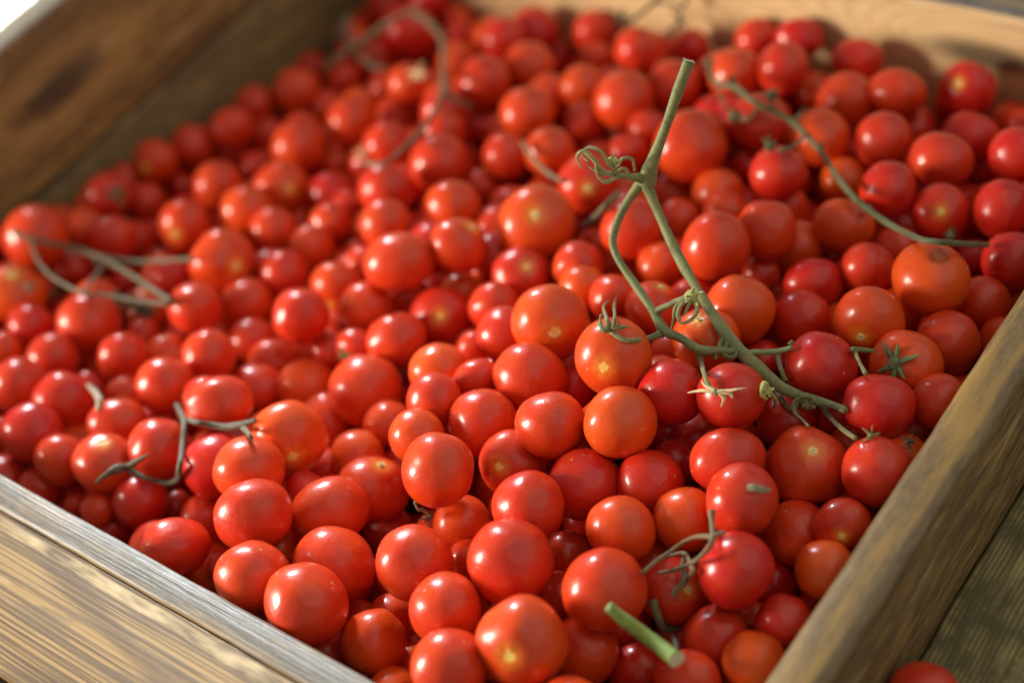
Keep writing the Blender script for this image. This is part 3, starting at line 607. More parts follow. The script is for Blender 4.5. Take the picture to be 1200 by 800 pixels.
98 1694 -587 12.50 0.97 79 -48 -38 4 0.50 -|half-hidden bright red tomato, nearest above the tall-highlight tomato
1408 -797 -565 15.50 0.96 53 32 44 -65 0.75 -|half-hidden orange-red tomato, below the tomato under the dry truss
-365 2535 -719 14.50 1.04 37 60 -17 -69 0.10 -|half-hidden deep red tomato, upper right of the large tomato behind the upright stalk
-4044 1834 -1374 13.72 1.03 36 84 -41 -1 0.30 -|crimson tomato, above the golden-spotted upper left tomato
-3616 70 -1072 11.05 0.98 78 31 -54 8 0.05 -|small deep red tomato, upper right of the round tomato below dry vine
1769 668 -498 15.50 1.01 3 -11 99 0 0.40 -|half-hidden bright red tomato, nearest upper right of the bright tomato touching right rail
-1666 1585 -877 11.71 0.99 12 -97 -20 -4 0.40 -|bright red tomato, lower right of the round white-lit upper tomato
-981 921 -601 12.19 1.17 47 -21 -49 -70 0.30 -|half-hidden oval crimson tomato, lower left of the upper middle yellow-spotted tomato
211 124 -378 10.77 0.95 52 -35 -63 45 0.05 -|small half-hidden deep red tomato, upper right of the two-highlight middle tomato
547 1320 -552 10.47 0.99 68 -59 -42 -5 0.30 -|small crimson tomato, lower right of the tall-highlight tomato
-4154 3425 -1387 18.29 1.02 38 54 -75 0 0.05 -|large half-hidden deep red tomato, fifth upper left of the blurred tomato beside bent vine
-3233 -342 -705 14.50 1.00 50 -28 74 36 0.75 -|half-hidden orange-red tomato, above the round tomato below dry vine
-3333 3298 -1338 12.62 1.03 61 45 -58 -30 0.10 -|deep red tomato, second upper left of the blurred tomato beside bent vine
-3088 1632 -1164 11.56 1.00 12 82 22 -51 0.45 -|small bright red tomato, above the dull upper left tomato
-1050 657 -695 10.58 1.24 8 -80 -40 -44 0.85 -|half-hidden oval orange tomato, upper right of the dark yellow-dotted tomato
927 124 -392 12.63 1.02 34 81 -3 -47 0.15 -|half-hidden deep red tomato, lower left of the tomato under the pale star calyx
1745 818 -789 14.50 0.99 5 -20 -21 96 0.60 -|half-hidden orange-red tomato, second upper right of the bright tomato touching right rail
-2539 3442 -1437 13.11 0.97 46 7 -54 -70 0.05 -|deep red tomato, second upper right of the pink-lit top middle tomato
-3738 1450 -1258 11.91 1.01 9 -97 22 -6 0.20 -|crimson tomato, nearest upper left of the golden-spotted upper left tomato
513 3090 -981 13.99 0.95 23 -53 -80 14 0.15 -|half-hidden deep red tomato, lower left of the lone tomato against back wall
376 -992 -333 9.52 1.03 67 32 -64 23 0.40 -|small half-hidden bright red tomato, left of the very large smooth front tomato
-215 1145 -632 12.43 0.96 0 -89 46 4 0.40 -|half-hidden bright red tomato, upper left of the fleck tomato inside the fork
-3356 -956 -600 10.54 1.16 20 93 -27 16 0.50 -|small bright red tomato, below the yellow-topped tomato at left edge
-1186 -1624 -451 15.50 1.00 37 59 21 -69 0.40 -|half-hidden bright red tomato, nearest left of the wide tomato half below the rail
-2400 -842 -682 12.85 0.90 88 25 40 -3 0.50 s|half-hidden scarred bright red tomato, left of the tomato above brown vine piece
-2697 -880 -709 10.81 1.20 28 55 2 -79 0.20 -|half-hidden oval crimson tomato, upper right of the dull tomato near left edge
1772 19 -1042 14.50 1.01 55 18 42 -70 0.25 -|half-hidden crimson tomato, lower right of the vivid orange rail tomato
-2824 -378 -814 11.34 0.94 41 -48 76 13 0.30 -|small crimson tomato, upper left of the tomato above brown vine piece
-1191 1182 -707 14.50 1.05 57 -79 22 5 0.40 -|half-hidden bright red tomato, left of the upper middle yellow-spotted tomato
-4425 2715 -1504 13.07 0.95 40 45 -80 1 0.10 -|deep red tomato, nearest upper right of the far corner wall tomato
-3738 2229 -1315 12.32 0.94 11 -57 -47 66 0.35 -|bright red tomato, nearest lower right of the far corner wall tomato
1112 -589 -425 15.50 0.93 33 -82 -47 4 0.75 -|half-hidden orange-red tomato, nearest upper left of the tomato under the dry truss
1776 44 -449 13.50 0.93 7 -66 -31 -68 0.60 -|half-hidden orange-red tomato, lower left of the bright tomato touching right rail
1856 1555 -970 14.50 1.00 33 -67 14 65 0.10 -|deep red tomato, second right of the tomato wearing the spread green calyx
269 1983 -754 15.51 0.93 74 -18 -47 -44 0.50 -|half-hidden bright red tomato, nearest below the dark tomato under lowest bud
462 -1699 -418 12.70 0.97 47 -24 -80 29 0.90 -|orange tomato, lower left of the white-capped lower front tomato
-140 2290 -809 9.55 1.01 85 -42 -27 -17 0.05 -|small deep red tomato, left of the dark tomato under lowest bud
-2474 1149 -929 10.22 0.99 52 -84 13 10 0.20 -|small crimson tomato, lower right of the dull upper left tomato
1605 383 -402 10.78 1.02 43 -23 -87 11 0.35 -|small half-hidden bright red tomato, upper left of the bright tomato touching right rail
-3718 3444 -1214 16.36 0.98 19 -91 -37 0 0.05 -|half-hidden deep red tomato, fourth upper left of the blurred tomato beside bent vine
-2821 1706 -1139 14.50 1.02 53 -16 -36 -75 0.25 -|half-hidden crimson tomato, upper right of the dull upper left tomato
-4165 1555 -1332 13.61 1.01 7 -58 21 78 0.35 -|half-hidden bright red tomato, second upper left of the golden-spotted upper left tomato
-4201 1093 -1295 10.02 1.03 46 54 -67 20 0.10 -|small deep red tomato, lower right of the scarred tomato touching dark wall
-1359 -1599 -686 15.50 1.02 78 -11 61 3 0.25 -|half-hidden crimson tomato, nearest lower left of the wide tomato half below the rail
-3441 2565 -1310 13.68 0.98 28 -59 70 29 0.30 -|half-hidden crimson tomato, fourth right of the far corner wall tomato
-2343 2302 -1160 10.82 0.93 59 26 -43 -63 0.00 -|small deep red tomato, below the blurred tomato beside bent vine
563 510 -376 14.50 0.99 16 -13 -88 -43 0.40 -|half-hidden bright red tomato, lower left of the yellow-crowned tomato behind the stalk
-567 1317 -759 12.41 1.02 81 6 -58 9 0.40 -|half-hidden bright red tomato, second right of the upper middle yellow-spotted tomato
1023 2975 -1010 12.76 0.95 2 84 49 -24 0.05 -|half-hidden deep red tomato, nearest above the white-dotted right edge tomato
-530 187 -465 9.18 0.96 65 -69 -25 18 0.40 -|small bright red tomato, nearest lower right of the dark yellow-dotted tomato
-3388 2220 -1203 13.50 0.94 52 -5 -72 -45 0.75 -|half-hidden orange-red tomato, second right of the far corner wall tomato
1834 564 -897 13.50 1.03 51 -86 -5 9 0.75 -|half-hidden orange-red tomato, second lower right of the bright tomato touching right rail
-657 -1031 -349 9.78 1.02 50 -86 -11 0 0.10 -|small half-hidden deep red tomato, below the tall oval orange tomato
967 3441 -1095 14.50 1.05 48 -22 -81 -24 0.60 -|orange-red tomato, lower right of the lone tomato against back wall
-1796 623 -735 12.28 1.02 36 -80 48 1 0.40 -|half-hidden bright red tomato, nearest left of the wide many-highlight tomato
-4451 854 -1116 13.50 1.00 13 98 -15 -10 0.40 -|half-hidden bright red tomato, upper right of the calyx tomato touching left wall
-3484 3478 -1375 12.81 0.96 46 79 -39 -13 0.60 -|orange-red tomato, above the blurred tomato beside bent vine
-1508 -1295 -654 8.55 1.02 36 83 -8 -42 0.40 -|small bright red tomato, above the wide tomato half below the rail
-3333 208 -1028 15.50 1.04 17 -43 -27 84 0.75 -|half-hidden orange-red tomato, second left of the large tomato at dry vine's end
-877 1490 -810 14.50 0.98 85 27 7 46 0.25 -|half-hidden crimson tomato, nearest right of the upper middle yellow-spotted tomato
-2185 1437 -894 14.50 0.95 19 95 24 8 0.10 -|half-hidden deep red tomato, lower left of the round white-lit upper tomato
-1324 1460 -844 15.50 1.01 7 90 -43 2 0.25 -|half-hidden crimson tomato, upper left of the upper middle yellow-spotted tomato'''
G = 'loose tomatoes heaped in the crate'
for i, ln in enumerate(IND.strip().split('\n')):
    a, lab = ln.split('|'); a = a.split(); x, y, z = (float(v) / 1e4 for v in a[:3]); s = float(a[3]) / 1e3; k = float(a[4])
    q = Quaternion([float(v) for v in a[5:9]]).normalized(); h = float(a[9]); ft = a[10]
    o = bpy.data.objects.new('tomato', shapes[(i * 5 + 3) % len(shapes)]); COL.objects.link(o)
    o.location = (x, y, z); o.rotation_mode = 'QUATERNION'; o.rotation_quaternion = q; o.scale = (s, s, s * k)
    o.color = (h, 1. if 'brown spot' in lab else 0., {'s': 1., 'c': .3}.get(ft, 0.1), 1)
    tag(o, lab, 'tomato', G)
    if ft == 's':
        c = link('stem_scar', scars[i % 4], None, o)
        if 'round pale stem scar' in lab: c.scale = (1.9, 1.9, 1.0)
    elif ft == 'c':
        vs, fs = [], []; calyx_geo((0, 0, .98), .66 if 'spread' in lab else .5, (0, 0, 1), 'cap', i, vs, fs, 6)
        me = mesh_from('calyx', vs, fs); c = link('calyx', me, M_VINE, o); c.color = (.085, .13, .045, 1)
# one tomato fallen outside the right rail
o = bpy.data.objects.new('tomato', shapes[2]); COL.objects.link(o); o.location = (.2424, -.0543, -.0570); o.scale = (.0146, .0146, .0143); o.color = (.3, 0, .1, 1); o.rotation_euler = (1.9, .4, 0)
tag(o, 'single red tomato fallen onto the mossy plank outside the right rail', 'tomato')
